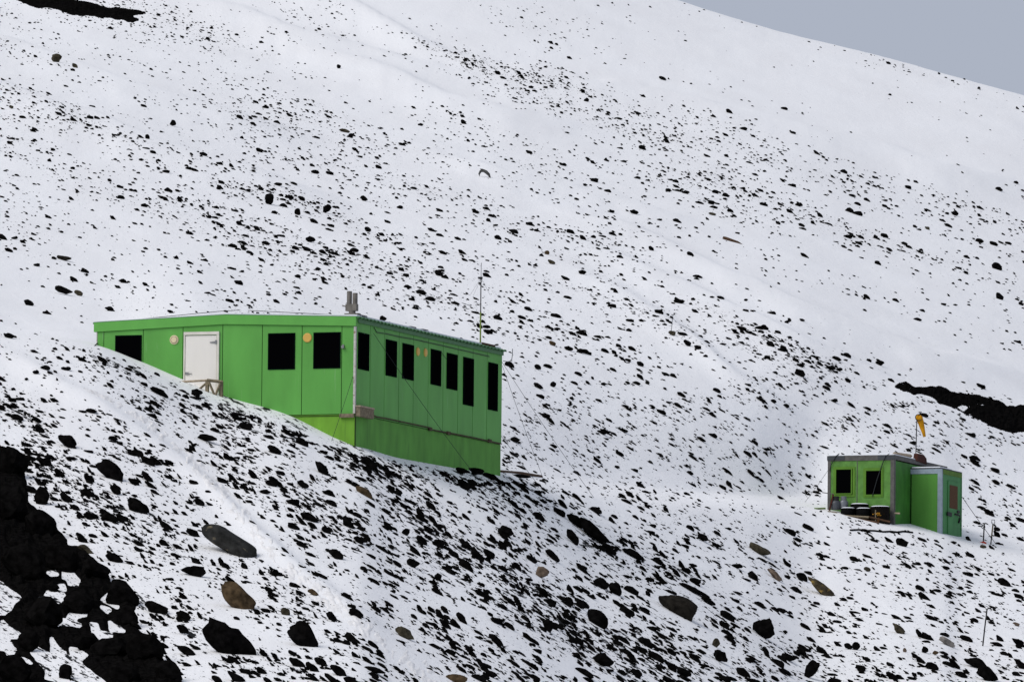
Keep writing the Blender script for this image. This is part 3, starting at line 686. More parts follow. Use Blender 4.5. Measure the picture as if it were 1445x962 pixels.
for s in SPECIAL:
    px, py, L, H, tl, nm, mt, lab, cat = s
    g = np.random.default_rng(int(px * 7 + py)); sub = 3 if L > 24 else 2
    tm = stone_shape(sub, g, 12 if sub == 2 else 16, .012 if sub == 3 else .03)
    if mt in ('veinrock', 'greyrock', 'brownrock', 'tanrock') and L > 20:
        tm = stone_shape(4, g, 15 if mt == 'veinrock' else 9, .0, .70 if mt == 'veinrock' else .50); V_ = tm[0]
        V_ = np.sign(V_) * np.abs(V_) ** (.78 if mt == 'veinrock' else 1.)
        V_ = V_ * (1 + .22 * fbm(V_[:, 0] * 2.2 + V_[:, 2] * 1.3, V_[:, 1] * 2.2 + V_[:, 2] * 2.5 + px, 61, 4))[:, None]
        tm = (V_, tm[1])
    gg = ground_at(px, py + H * .46)
    if gg is None: continue
    P, i, j = gg; P = P.copy(); sc_ = P[1] / F
    a = R(tl); f = rt * math.cos(a) * 1.0 - up * math.sin(a); f = np.array([f[0], -.25 * abs(f[0]), f[2]]); f /= np.linalg.norm(f)
    v = np.array([0, -1., .35]); s2 = np.cross(np.array([0, 0, 1.]), f); s2 /= np.linalg.norm(s2); n3 = np.cross(f, s2)
    A = np.stack([f, s2, n3], 0)
    if L > 14 and mt in ('lava', 'olivrock', 'lichen', 'palerock'):
        tm = stone_shape(3, g, 11, .02, .55); V_ = tm[0]
        V_ = V_ * (1 + .55 * fbm(V_[:, 0] * 1.7 + V_[:, 2] * 1.3 + py, V_[:, 1] * 1.7 + V_[:, 2] * 2.1 + px, 67, 4))[:, None]
        tm = (V_, tm[1])
    rz = np.hypot(H, 0) * .62
    Wd = (tm[0] * np.array([L * .50, L * .30, rz * .80]) * sc_) @ A
    cpt = at(np.array(px), np.array(py), P[1])
    o = np_mesh(nm, Wd + cpt, tm[1], M[mt]); reorigin(o)
    if mt in ('veinrock', 'greyrock', 'brownrock', 'tanrock') and L > 20: o.data.shade_smooth()
    tag(o, lab, cat, 'black stones scattered over the snow' if mt == 'lava' else 'coloured boulders on the slope')
# every other stone: too many to count
Vs, Fs, off = [], [], 0
for (px, py, L) in rest:
    H = L * (rng.uniform(.30, .64) if py < 560 else rng.uniform(.20, .50))
    tm = T2[rng.integers(24)] if L > 9 else T1[rng.integers(24)]
    r = place(px, py, L, H, rng.normal(0, .4), rng.normal(0, .12), tm, rng.uniform(.3, .8))
    if r is None: continue
    Vs.append(r[0]); Fs.append(r[1] + off); off += len(r[0])
o = np_mesh('scattered_stones', np.concatenate(Vs), np.concatenate(Fs), M['lava'])
tag(o, 'countless small black stones strewn across the snow slope', 'stones', None, 'stuff')
print('STONES', len(made), len(rest))

# ------------------------------------------------------------------ lava outcrops
def poly_sd(px, py, poly):
    px = np.asarray(px, float); py = np.asarray(py, float); ins = np.zeros(px.shape, bool); n = len(poly)
    for i in range(n):
        (xi, yi), (xj, yj) = poly[i], poly[i - 1]
        c = ((yi > py) != (yj > py)) & (px < (xj - xi) * (py - yi) / (yj - yi + 1e-12) + xi); ins ^= c
    d = seg_d(px, py, poly + [poly[0]]); return np.where(ins, d, -d)
def outcrop(name, poly, holes, label, lift, step=2.0, jag=4.0, chunk=14., hgrow=0., shrink=0.):
    xs = [p[0] for p in poly]; ys = [p[1] for p in poly]
    ax = np.arange(min(xs) - 6, max(xs) + 6, step); ay = np.arange(min(ys) - 6, min(max(ys) + 6, 1125), step)
    GX, GY = np.meshgrid(ax, ay); s = poly_sd(GX, GY, poly) - shrink + jag * 2 * fbm(GX / (chunk * .8), GY / (chunk * .6), 91, 4)
    for h in holes: s = np.minimum(s, -poly_sd(GX, GY, h) - hgrow + jag * .5 * fbm(GX / 9., GY / 7., 95, 3))
    lump = np.abs(fbm(GX / chunk, GY / (chunk * .8), 93, 4)) * 2.2 + .25
    V = np.zeros(GX.shape + (3,)); ok = np.zeros(GX.shape, bool)
    for i in range(GX.shape[0]):
        for j in range(GX.shape[1]):
            if s[i, j] < -step * 2.5: continue
            g = ground_at(GX[i, j], GY[i, j])
            if g is None: continue
            P = g[0]; e = np.clip((s[i, j] + step) / 7., -.6, 1)
            hgt = lift * (lump[i, j] * max(e, 0) + (e if e < 0 else 0.02))
            V[i, j] = P + np.array([0, -hgt * .9, hgt * .55]); ok[i, j] = True
    id_ = np.arange(GX.size).reshape(GX.shape)
    q = ok[:-1, :-1] & ok[1:, :-1] & ok[1:, 1:] & ok[:-1, 1:]
    Fq = np.stack([id_[:-1, :-1][q], id_[1:, :-1][q], id_[1:, 1:][q], id_[:-1, 1:][q]], -1)
    used = np.unique(Fq); remap = np.full(GX.size, -1); remap[used] = np.arange(len(used))
    o = np_mesh(name, V.reshape(-1, 3)[used], remap[Fq], M['lava']); reorigin(o)
    return tag(o, label, 'outcrop', 'black lava outcrops')
Z7 = lambda L: [(x / 4.763, 760 + y / 4.763) for x, y in L]
holes_bl = [Z7(h) for h in [
 [(-60, 280), (10, 300), (60, 345), (130, 390), (90, 430), (70, 470), (20, 500), (-60, 505)],
 [(430, 210), (480, 225), (505, 260), (528, 280), (515, 312), (465, 300), (455, 270), (428, 262)],
 [(325, 230), (365, 222), (385, 238), (340, 240)],
 [(320, 360), (360, 372), (425, 370), (432, 388), (395, 425), (340, 400), (312, 442), (270, 425), (268, 402), (300, 400)],
 [(398, 318), (428, 312), (436, 340), (405, 336)],
 [(340, 480), (365, 520), (410, 545), (480, 555), (535, 580), (470, 572), (400, 572), (345, 585), (333, 550)],
 [(455, 545), (475, 505), (520, 515), (540, 480), (578, 490), (570, 512), (520, 520), (490, 555)],
 [(615, 572), (650, 578), (665, 622), (748, 645), (740, 680), (680, 690), (640, 660)],
 [(690, 410), (725, 376), (760, 400), (790, 458), (740, 430)],
 [(685, 458), (735, 478), (720, 488)],
 [(740, 562), (830, 618), (745, 612)],
 [(20, 555), (60, 600), (130, 640), (200, 710), (300, 760), (350, 790), (348, 670), (385, 730), (435, 765), (440, 790), (485, 790), (475, 735), (530, 750), (580, 780), (540, 805), (535, 835), (600, 890), (700, 965), (640, 1010), (500, 1010), (490, 900), (440, 840), (400, 830), (380, 880), (460, 965), (350, 940), (310, 930), (320, 880), (250, 810), (200, 730), (120, 660), (60, 655), (55, 690), (100, 745), (65, 790), (40, 740), (-60, 730), (-60, 640), (0, 640)],
 [(150, 805), (205, 828), (170, 815)],
]]
outcrop('lava_outcrop', LAVA_BL, holes_bl, 'large jagged black lava outcrop with snow patches in the bottom left corner', .30, 2.2, 5, 20, 5., 5.)
Z6 = lambda L: [(1240 + x / 7.05, 520 + y / 7.05) for x, y in L]
TR = Z6([(160, 180), (210, 150), (270, 135), (300, 160), (350, 190), (500, 185), (600, 185), (660, 200), (700, 235), (850, 262), (1000, 270), (1100, 310), (1190, 330), (1250, 350), (1280, 385), (1400, 375), (1500, 370), (2200, 520), (2600, 700), (2400, 760), (1800, 680), (1445, 630), (1300, 630), (1200, 600), (1000, 510), (860, 455), (830, 430), (760, 390), (600, 345), (570, 310), (480, 262), (360, 250), (250, 215)])
outcrop('lava_bank', TR, [Z6(h) for h in [[(350, 250), (430, 248), (500, 270), (540, 300), (470, 285), (380, 265)], [(770, 385), (830, 360), (890, 375), (980, 345), (1105, 365), (1100, 385), (980, 365), (890, 395), (850, 440), (810, 420)], [(1145, 420), (1190, 432), (1150, 438)], [(1210, 430), (1250, 440), (1240, 452)], [(1130, 455), (1165, 462), (1140, 470)], [(755, 350), (775, 355), (765, 372)]]],
        'long black lava bank cut into the snow at the right edge', .22, 1.2, 2.2, 9)
TL = [(x / 3.4357, y / 3.4357) for x, y in [(20, -40), (80, 0), (190, 40), (250, 35), (350, 75), (420, 75), (520, 85), (640, 108), (668, 102), (640, 78), (700, 62), (600, 45), (520, 38), (400, 10), (330, -6), (280, -40)]]
outcrop('lava_bank', TL, [], 'black lava bank at the top left corner high on the slope', .22, 1.2, 2.4, 9)
# big blocks standing out of the corner outcrop
blk = [(20, 655, 50, 56), (12, 715, 70, 60), (55, 742, 52, 46), (92, 790, 56, 44), (35, 800, 72, 56), (132, 806, 50, 34), (170, 838, 56, 44), (110, 850, 56, 36), (60, 868, 60, 56), (40, 905, 36, 42), (160, 915, 64, 40), (205, 918, 54, 48), (238, 950, 46, 36), (172, 954, 52, 34), (122, 905, 44, 34), (22, 950, 58, 44), (92, 948, 22, 26), (75, 829, 20, 12), (60, 700, 26, 34), (86, 858, 26, 16), (180, 872, 40, 34), (135, 880, 44, 28)]
holes_k = [(np.mean([max(p[0], 0) for p in h]), np.mean([min(p[1], 962) for p in h])) for h in holes_bl]
for k, (px, py, L, H) in enumerate(blk):
    if min(poly_sd(np.array([px - L * .3, px, px + L * .3, px, px]), np.array([py, py - H * .4, py, py + H * .3, py]), h).max() for h in holes_bl) > 0 or max(poly_sd(np.array([px - L * .35, px, px + L * .35, px, px]), np.array([py, py - H * .45, py, py + H * .3, py]), h).max() for h in holes_bl) > 1: continue
    g = np.random.default_rng(900 + k); tm = stone_shape(3, g, 15, .02)
    cpt = gp(px, min(py + H * .3, 990)); P = at(np.array(px), np.array(py), cpt[1] - .1); s_ = P[1] / F
    A = orient(np.array([-.1, -.2, .97]), np.array([.9, -.35, -.28]), g.normal(0, .5), g.normal(0, .2))
    o = np_mesh('lava_block', (tm[0] * np.array([L * .5, L * .42, H * .5]) * s_) @ A + P, tm[1], M['lava']); reorigin(o)
    rel = 'topmost' if k == 0 else ('bottom' if py > 940 else 'upper' if py < 760 else 'middle')
    side = 'left' if px < 60 else 'right' if px > 150 else 'central'
    tag(o, f'{rel} {side} black block of the corner lava outcrop, ' + ['broad and blunt', 'sharp edged', 'squat', 'leaning to the right', 'rounded', 'split faced'][k % 6] + f', {["largest","large","mid sized","small"][min(3, int((80 - L) / 17))]}', 'lava block', 'blocks of the lava outcrop')

# ------------------------------------------------------------------ the large hut
PHI = R(20)
RZ = -PHI
class Frame:
    """a building frame: x to the right along the front wall, y away along the side wall, z up; origin on the near front corner"""
    def __init__(s, px, py, Y):
        s.o = at(np.array(px), np.array(py), Y); s.ex = np.array([math.cos(PHI), -math.sin(PHI), 0]); s.ey = np.array([math.sin(PHI), math.cos(PHI), 0])
    def drop(s, z): s.o = s.o + np.array([0, 0, z]); return s
    def _hit(s, px, py, nrm, d0):
        d = ray(np.array(px), np.array(py)); t = ((s.o @ nrm) + d0) / (d @ nrm); p = d * t - s.o
        return np.array([p @ s.ex, p @ s.ey, p[2]])
    def front(s, px, py, y=0.): return s._hit(px, py, s.ey, y)
    def side(s, px, py, x=0.): return s._hit(px, py, s.ex, x)
    def w(s, p): return s.o + p[0] * s.ex + p[1] * s.ey + np.array([0, 0, p[2]])
    def l(s, P): q = np.asarray(P) - s.o; return np.array([q @ s.ex, q @ s.ey, q[2]])

Hf = Frame(500, 646, 400.0)                # near corner, base of the skirting
hut = empty('green_hut', Hf.o, RZ)
tag(hut, 'large green panelled hut with dark windows and a white door, dug into the snow slope', 'hut')
xL = Hf.front(137.5, 480)[0]; yF = Hf.side(708, 560)[1]
zE = Hf.front(500, 447)[2]; zS = Hf.front(500, 584)[2]; zR = Hf.front(318, 444.5)[2]
zEL = Hf.front(136, 455.5)[2]
xM = Hf.front(318, 450)[0]
print('HUT', xL, yF, zE, zS, zR, zEL)
zF = Hf.front(500, 460)[2]                   # bottom of fascia
z0 = -1.4
def roofz(x, base=0.):                       # fascia top profile across the gable
    return zE + (zR - zE) * (1 - abs(x - xM) / abs(xM)) if x > xM else zEL + (zR - zEL) * (1 - abs(x - xM) / abs(xM - xL))
fh = zE - zF
# gable wall: backing + panels with open joints
seam_px = [146, 201.6, 257.7, 313.8, 369.7, 425.9, 482]
ex = [xL] + [Hf.front(p, 520)[0] for p in seam_px] + [0.0]
MB().prism([(xL, z0), (0, z0), (0, roofz(0) - fh + .02), (xM, roofz(xM) - fh + .02), (xL, roofz(xL) - fh + .02)], 1, .03, .10).build('wall_backing', M['seam'], hut)
g = .011
for a, c in zip(ex, ex[1:]):
    x0, x1 = a + (g if a != xL else 0), c - (g if c != 0 else 0)
    pts = [(x0, zS + .012), (x1, zS + .012), (x1, roofz(x1) - fh - .006)]
    if x0 < xM < x1: pts.append((xM, roofz(xM) - fh - .006))
    pts.append((x0, roofz(x0) - fh - .006))
    MB().prism(pts, 1, 0., .03).build('wall_panel', M['green'], hut)
MB().prism([(xL - .10, roofz(xL) - fh), (xM, roofz(xM) - fh), (0.02, roofz(0) - fh), (.02, roofz(0)), (xM, roofz(xM)), (xL - .10, roofz(xL))], 1, -.045, .10).build('fascia', M['green2'], hut)
MB().box(xL + .02, -.01, .012, .055, z0, zS - .008).build('skirting', M['skirt'], hut)
MB().box(xL + .02, -.05, -.006, .012, zS - .05, zS - .026).build('skirting_joint', M['seam'], hut)
# long side wall panels
sp = [505, 522, 542, 562.5, 583, 604, 625, 646, 667, 687]
ey = [0.0] + [Hf.side(p, 560)[1] for p in sp[1:]] + [yF]
zWt = zE - .10
MB().box(-.10, -.03, .12, yF - .02, z0, zWt).build('wall_backing', M['seam'], hut)
for a, c in zip(ey, ey[1:]):
    y0, y1 = a + (g * 1.3 if a else .105), c - (g * 1.3 if c != yF else 0)
    MB().box(-.03, 0, y0, y1, zS + .012, zWt).build('wall_panel', M['green'], hut)
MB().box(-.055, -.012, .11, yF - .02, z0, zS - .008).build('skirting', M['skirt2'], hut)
# hidden walls
MB().box(xL, xL + .06, .105, yF, z0, zEL - .1).build('wall_panel', M['green'], hut)
MB().prism([(xL + .06, z0), (-.1, z0), (-.1, zE - .12), (xM, zR - .12), (xL + .06, zEL - .12)], 1, yF - .02, yF + .04).build('wall_panel', M['green'], hut)
# roof of corrugated sheet
rv, rf = [], []; ny = 260
for i in range(ny + 1):
    y = -.02 + (yF + .12) * i / ny; wv = .022 * math.sin(y * 2 * math.pi / .30)
    for x in (xL - .14, xM, .11): rv.append((x, y, roofz(min(max(x, xL), 0)) + .010 + wv - (.012 if x > 0 else 0)))
    for x in (.11, xM, xL - .14): rv.append((x, y, roofz(min(max(x, xL), 0)) - .030 + wv))
for i in range(ny):
    for k in range(6):
        rf.append((i * 6 + k, i * 6 + (k + 1) % 6, (i + 1) * 6 + (k + 1) % 6, (i + 1) * 6 + k))
rf += [tuple(range(6)), tuple(range(ny * 6, ny * 6 + 6))[::-1]]
MB().add(rv, rf).build('roof', M['roofm'], hut)
MB().box(.012, .05, .1, yF, zE - .16, zE - .045).build('eave_board', M['roofm'], hut)
MB().prism([(xL - .05, zEL + .03), (xM, zR + .03), (0, zE + .03), (0, zE + .075), (xM, zR + .06), (xL - .05, zEL + .05)], 1, .1, yF - .1).build('roof_snow', M['roofsnow'], hut)
# corner angle
MB().box(-.055, .008, -.012, .0, zS + .02, zF - .01).build('corner_trim', M['galv'], hut)
MB().box(.0, .010, .0, .06, zS + .02, zF - .01).build('corner_trim', M['galv'], hut)
MB().box(xL - .03, xL - .002, -.012, .09, zS - .4, roofz(xL) - fh).build('corner_trim', M['galv'], hut)
def win_front(fr, par, x0p, x1p, ytp, ybp, fm, pm_, bord=.035, proud=.018, y=0.):
    a = fr.front(x0p, (ytp + ybp) / 2, y); c = fr.front(x1p, (ytp + ybp) / 2, y); zt = fr.front((x0p + x1p) / 2, ytp, y)[2]; zb = fr.front((x0p + x1p) / 2, ybp, y)[2]
    x0, x1 = a[0], c[0]; m = MB()
    m.box(x0, x1, y - proud, y + .002, zt - bord, zt); m.box(x0, x1, y - proud, y + .002, zb, zb + bord)
    m.box(x0, x0 + bord, y - proud, y + .002, zb + bord, zt - bord); m.box(x1 - bord, x1, y - proud, y + .002, zb + bord, zt - bord)
    f = m.build('window', fm, par)
    MB().box(x0 + bord, x1 - bord, y - .006, y + .001, zb + bord, zt - bord).build('pane', pm_, f); return f
def win_side(fr, par, p0, p1, pt, pb, fm, pm_, bord=.04, proud=.02, x=0.):
    y0 = fr.side(p0, (pt + pb) / 2, x)[1]; y1 = fr.side(p1, (pt + pb) / 2, x)[1]; pc = (p0 + p1) / 2
    zt = fr.side(pc, pt, x)[2]; zb = fr.side(pc, pb, x)[2]; m = MB(); b2 = bord * 1.5
    m.box(x - .002, x + proud, y0, y1, zt - bord, zt); m.box(x - .002, x + proud, y0, y1, zb, zb + bord)
    m.box(x - .002, x + proud, y0, y0 + b2, zb + bord, zt - bord); m.box(x - .002, x + proud, y1 - b2, y1, zb + bord, zt - bord)
    f = m.build('window', fm, par)
    MB().box(x - .001, x + .006, y0 + b2, y1 - b2, zb + bord, zt - bord).build('pane', pm_, f); return f
win_front(Hf, hut, 162.5, 200, 473, 523, M['frame'], M['black'])
win_front(Hf, hut, 378.3, 416.5, 470, 521.3, M['frame'], M['black'])
win_front(Hf, hut, 442.3, 480.8, 468.8, 519.8, M['frame'], M['black'])
for a in [(505, 520.5, 470, 522), (544, 559.5, 480, 531), (567.5, 583.5, 485.5, 535.5), (607.5, 622, 493.5, 543.5), (630, 645, 499, 549.5), (653.2, 668, 504.8, 572), (688.5, 702, 512, 579)]:
    win_side(Hf, hut, *a, M['frame'], M['black'])
# door in its frame
dz0 = Hf.front(285, 575)[2]; dzt = Hf.front(285, 468.2)[2]; dx0 = Hf.front(259.8, 500)[0]; dx1 = Hf.front(309.6, 500)[0]
door = MB().box(dx0 + .05, dx1 - .09, -.030, .001, dz0, Hf.front(285, 473.4)[2]).build('door', M['white'], hut)
m = MB(); m.box(dx0, dx1, -.06, .002, Hf.front(285, 472.4)[2], dzt); m.box(dx0, dx0 + .04, -.05, .001, dz0, Hf.front(285, 472.4)[2] - .001); m.box(dx1 - .075, dx1, -.05, .001, dz0, Hf.front(285, 472.4)[2] - .001)
m.build('frame', M['whiteframe'], door)
p = Hf.front(301.5, 483); m = MB(); m.prism([(p[0] - .10, p[2] + .01), (p[0] + .09, p[2] + .035), (p[0] + .09, p[2] - .035), (p[0] - .10, p[2] - .01)], 1, -.055, -.032); m.box(p[0] + .07, p[0] + .12, -.07, -.05, p[2] - .05, p[2] + .06); m.build('hinge', M['steel'], door)
p = Hf.front(265.5, 527); m = MB(); m.box(p[0] - .07, p[0] + .04, -.06, -.032, p[2] - .035, p[2] + .035); m.tube([(p[0] + .02, -.05, p[2]), (p[0] + .12, -.05, p[2] - .005)], .014); m.build('handle', M['steel'], door)
# round vents
for (x, y, mm_, r) in [(246, 479.5, 'cream', .135), (434, 476.5, 'yellow', .135)]:
    p = Hf.front(x, y); v = MB().lathe((0, 0, 0), [(r, 0), (r, .02), (r * .86, .035)]).build('vent', M[mm_], hut)
    v.rotation_euler = (R(90), 0, 0); v.location = (p[0], 0, p[2])
    if mm_ == 'cream':
        MB().lathe((0, 0, .036), [(r * .62, 0), (r * .62, .008), (r * .52, .012)]).build('vent_cap', M['cream'], v)
        MB().ring((0, 0, .034), (0, 0, 1), r * .72, .010).build('vent_ring', M['woodp'], v)
for (x, y) in [(589.3, 496), (600, 497.3)]:
    p = Hf.side(x, y); v = MB().lathe((0, 0, 0), [(.125, 0), (.125, .02), (.10, .04)]).build('vent', M['yellow'], hut)
    v.rotation_euler = (0, R(90), 0); v.location = (0, p[1], p[2])
p = Hf.front(484.5, 489); m = MB(); m.box(p[0] - .03, p[0] + .03, -.03, 0, p[2] - .06, p[2] + .06); m.disc((p[0] + .01, -.03, p[2] - .01), (0, -1, 0), .045, .07, 12); m.build('wall_lamp', M['steel'], hut)
# timber bracket, box and service pipe at the floor joint
a, c = Hf.front(480, 586)[0], -.012
MB().box(a, c, -.07, -.002, Hf.front(490, 589)[2], Hf.front(490, 583.6)[2]).build('timber_bracket', M['wood'], hut)
q0, q1 = Hf.side(501.5, 580)[1], Hf.side(520.5, 580)[1]
bx = MB().box(.012, .16, .02, q1, Hf.side(510, 589)[2], Hf.side(510, 576)[2]).build('timber_box', M['wood'], hut)
MB().box(.010, .175, .0, q1 + .03, Hf.side(510, 575.8)[2], Hf.side(510, 573.6)[2]).build('lid', M['woodp'], bx)
pts = [np.array(Hf.side(px_, py_)) + np.array([.03, 0, 0]) for px_, py_ in [(522, 584), (530, 588), (545, 590.5), (580, 598), (606, 603.5), (607, 606), (640, 612), (668, 617.5), (706, 626)]]
MB().tube(pts, .022, 6).build('service_pipe', M['rust'], hut)
m = MB()
for px_, py_ in [(606, 605), (632, 611), (690, 622)]:
    p = Hf.side(px_, py_); m.box(.0, .05, p[1] - .12, p[1] + .12, p[2] - .05, p[2] + .05)
m.build('pipe_clip', M['rust'], hut)
pts = [np.array(Hf.side(px_, py_)) + np.array([.02, 0, 0]) for px_, py_ in [(527, 462), (531, 469), (545, 471), (562, 475), (585, 479), (625, 488), (690, 503)]]
MB().tube(pts, .012, 6).build('service_cable', M['wire'], hut)
# flue with two cowls near the corner of the roof
fb = Hf.front(497, 446, .45)
fl = empty('chimney', fb, 0); fl.parent = hut
m = MB(); m.box(fb[0] - .20, fb[0] + .22, .33, .57, zE + .01, zE + .14); m.tube([(fb[0], .45, zE + .13), (fb[0] - .01, .45, zE + .36)], .10, 14); m.build('flue_base', M['flue'], hut)
bpy.data.objects.remove(fl)
ch = bpy.data.objects['flue_base']; ch.name = 'chimney'
x1_, x2_ = Hf.front(493, 430, .45)[0], Hf.front(501, 430, .45)[0]
MB().tube([(x1_, .45, Hf.front(493, 437, .45)[2]), (x1_, .45, Hf.front(493, 411, .45)[2])], .075, 14).build('flue_pipe', M['flue'], ch)
MB().tube([(x2_, .45, Hf.front(501, 433, .45)[2]), (x2_, .45, Hf.front(501, 413.5, .45)[2])], .075, 14).build('flue_pipe', M['flue'], ch)
m = MB(); zc = Hf.front(497, 434, .45)[2]; m.box(x1_ - .09, x2_ + .07, .36, .54, zc - .10, zc + .10); m.tube([(x1_ - .22, .45, zc + .07), (x1_, .45, zc)], .02, 6); m.build('flue_junction', M['flue'], ch)
# roof vent box on the ridge
p0, p1 = Hf.front(323, 441, 1.2), Hf.front(352, 441, 1.2)
m = MB(); m.box(p0[0], p1[0], 1.1, 1.5, zR - .03, zR + .085); m.box(p0[0] + .18, p0[0] + .26, 1.15, 1.3, zR + .08, zR + .15); m.box(p0[0] + .36, p0[0] + .46, 1.15, 1.3, zR + .08, zR + .13); m.build('roof_box', M['dark'], hut)
# small lamp and clutter at far eave
p = Hf.side(690, 489); MB().box(-.3, .02, p[1] - .6, p[1] + .5, zE + .02, zE + .10).build('roof_clutter', M['woodd'], hut)
for px_ in (511, 514.5, 584, 601):
    p = Hf.side(px_, 452); MB().box(-.16, .0, p[1] - .22, p[1] + .22, zE + .03, zE + .10).build('roof_clutter', M['dark'], hut)
# curved aerial bracket
A0 = np.array([.03, yF + .0, Hf.side(708, 509)[2]]); pts = [A0, A0 + [.12, .05, -.02], A0 + [.20, .05, -.01], A0 + [.26, .05, .05], A0 + [.275, .05, .16], A0 + [.28, .05, .36]]
MB().tube(pts, .012, 6).build('aerial_arm', M['steel'], hut)

# ---- roof mast
b_ = Hf.side(680.5, 487); b_[0] = -.06; bw = Hf.w(b_)
mast = empty('roof_mast', bw); tag(mast, 'slender radio mast with wire stays on the hut roof edge', 'mast')
mh = lambda py: (487 - py) / F * bw[1]
MB().tube([(0, 0, -.1), (0, 0, mh(440))], .024, 8).build('pole', M['mastg'], mast)
MB().tube([(0, 0, mh(440)), (0, 0, mh(392))], .016, 8).build('pole', M['dark'], mast)
MB().tube([(0, 0, mh(392)), (.005, 0, mh(370))], .009, 6).build('whip', M['dark'], mast)
m = MB(); m.box(-.08, .05, -.03, .03, mh(393), mh(390)); m.tube([(-.10, 0, mh(391)), (.04, 0, mh(391))], .016, 6); m.build('head', M['dark'], mast)
MB().tube([(-.14, 0, .02), (0, 0, .03)], .014, 6).build('foot_pipe', M['rust'], mast)
for d in [(-.32, .3, mh(415)), (.28, -.2, mh(417)), (-.22, -.3, mh(418))]:
    MB().tube([(0, 0, mh(391)), d], .0035, 4).build('stay', M['wire'], mast)

# ---- guy wires
def wire(a, c, lab, r=.0065, sag=.06, name='guy_wire', group='guy wires of the hut', cat='guy wire', mt='wire'):
    a = np.asarray(a, float); c = np.asarray(c, float); ts = np.linspace(0, 1, 13)
    pts = [a * (1 - q) + c * q - np.array([0, 0, sag * 4 * q * (1 - q)]) for q in ts]
    return tag(reorigin(MB().tube(pts, r, 6).build(name, M[mt], None)), lab, cat, group)
def hw_(px, py, x=.04): p = Hf.side(px, py, x); return Hf.w([x, p[1], p[2]])
wire(hw_(527, 470), at(np.array(664), np.array(662), 402.2), 'dark guy wire slanting across the side wall from the near eave')
wire(hw_(622, 495), gp(758, 682), 'guy wire from the middle of the eave running down past the far wall end')
wire(hw_(708, 510), gp(838, 702), 'longest guy wire from the far eave corner down to the snow')
wire(hw_(709, 516), gp(770, 684), 'steep guy wire from the far eave corner down to the snow', .006)
gA = Hf.front(498, 531, -.03); wire(Hf.w(gA), at(np.array(468), np.array(622), 398.7), 'short guy wire across the gable end near the corner', .007, .02)
wire(Hf.w([xL - .02, .05, Hf.front(134, 484)[2]]), gp(126, 496), 'dark strap anchored in the snow at the left end of the hut', .018, .0, 'anchor_strap', None, 'strap')
rc = [Hf.w(np.array(Hf.front(x, y, .6))) for x, y in [(172, 452), (200, 450), (250, 445), (312, 439), (338, 437.5)]]
tag(reorigin(MB().tube(rc, .010, 6).build('roof_cable', M['wire'])), 'dark cable running up the left half of the hut roof to the ridge box', 'cable', 'roof cables')
rc = [Hf.w(np.array(Hf.front(x, y, .6))) for x, y in [(350, 438), (390, 440), (440, 442.5), (486, 444.5)]]
tag(reorigin(MB().tube(rc, .010, 6).build('roof_cable', M['wire'])), 'dark cable running down the right half of the hut roof to the chimney', 'cable', 'roof cables')

# ---- wooden railing by the door
rw = empty('wooden_railing', Hf.w([Hf.front(290, 560, -.5)[0], -.5, Hf.front(290, 560, -.5)[2]]), RZ)
tag(rw, 'weathered wooden railing in front of the white hut door', 'railing')
ro = Hf.l(np.array(rw.location))
def rl(px, py, y): return np.array(Hf.front(px, py, y)) - ro
for (px, yy, top, bot) in [(292.5, -.62, 536, 575), (312.5, -.50, 538.5, 580)]:
    a = rl(px, top, yy); c = rl(px, bot, yy); MB().box(a[0] - .045, a[0] + .045, a[1] - .045, a[1] + .045, c[2], a[2]).build('post', M['wood'], rw)
def beam(a, c, wd=.035): return MB().tube([a, c], wd, 4)
beam(rl(246, 539.2, -.62), rl(294, 536.4, -.62), .032).build('rail', M['woodp'], rw)
beam(rl(292, 536.2, -.66), rl(314.5, 538.8, -.53), .045).build('rail', M['wood'], rw)
beam(rl(277, 553, -.62), rl(292, 539.5, -.62), .035).build('brace', M['wood'], rw)
beam(rl(294.5, 538, -.67), rl(305, 563, -.62), .035).build('brace', M['wood'], rw)
beam(rl(311, 540, -.60), rl(303, 560, -.64), .035).build('brace', M['wood'], rw)

# ---- plank at the end of the hut
a, c = gp(706, 666), gp(764, 673)
tag(reorigin(MB().tube([a + [0, 0, .02], (a + c) / 2 + [0, 0, .05], c + [0, 0, .02]], .045, 6).build('timber_beam', M['woodd'])), 'dark timber lying on the snow at the far end of the large hut', 'timber')

# ------------------------------------------------------------------ small cabin
Cf = Frame(1261.5, 742, 450.0)
cab = empty('green_cabin', Cf.o, RZ); tag(cab, 'small green container cabin with two windows and an entrance porch', 'cabin')
cx = Cf.front(1168, 690)[0]; zt = Cf.front(1261, 641.5)[2]; zr = Cf.front(1261, 649)[2]; cyf = Cf.side(1336.5, 658)[1]; cz0 = -.5
print('CABIN', cx, zt, cyf)
xs_ = Cf.front(1209.5, 680)[0]
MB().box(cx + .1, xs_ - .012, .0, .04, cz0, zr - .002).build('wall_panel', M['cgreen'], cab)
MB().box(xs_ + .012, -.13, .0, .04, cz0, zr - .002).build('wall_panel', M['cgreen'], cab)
MB().box(xs_ - .012, xs_ + .012, -.010, .04, cz0, zr - .002).build('wall_batten', M['grey'], cab)
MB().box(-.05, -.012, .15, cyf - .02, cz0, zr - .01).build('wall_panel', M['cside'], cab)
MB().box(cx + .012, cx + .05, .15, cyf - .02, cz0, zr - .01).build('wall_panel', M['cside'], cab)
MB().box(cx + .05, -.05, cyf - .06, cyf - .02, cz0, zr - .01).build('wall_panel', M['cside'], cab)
for x0, x1 in ((cx, cx + .10), (-.13, 0)):
    MB().box(x0, x1, -.015, .14, cz0, zr).build('corner_post', M['grey'], cab)
MB().box(cx - .01, .01, -.02, .12, zr + .002, zt).build('roof_rail', M['grey'], cab)
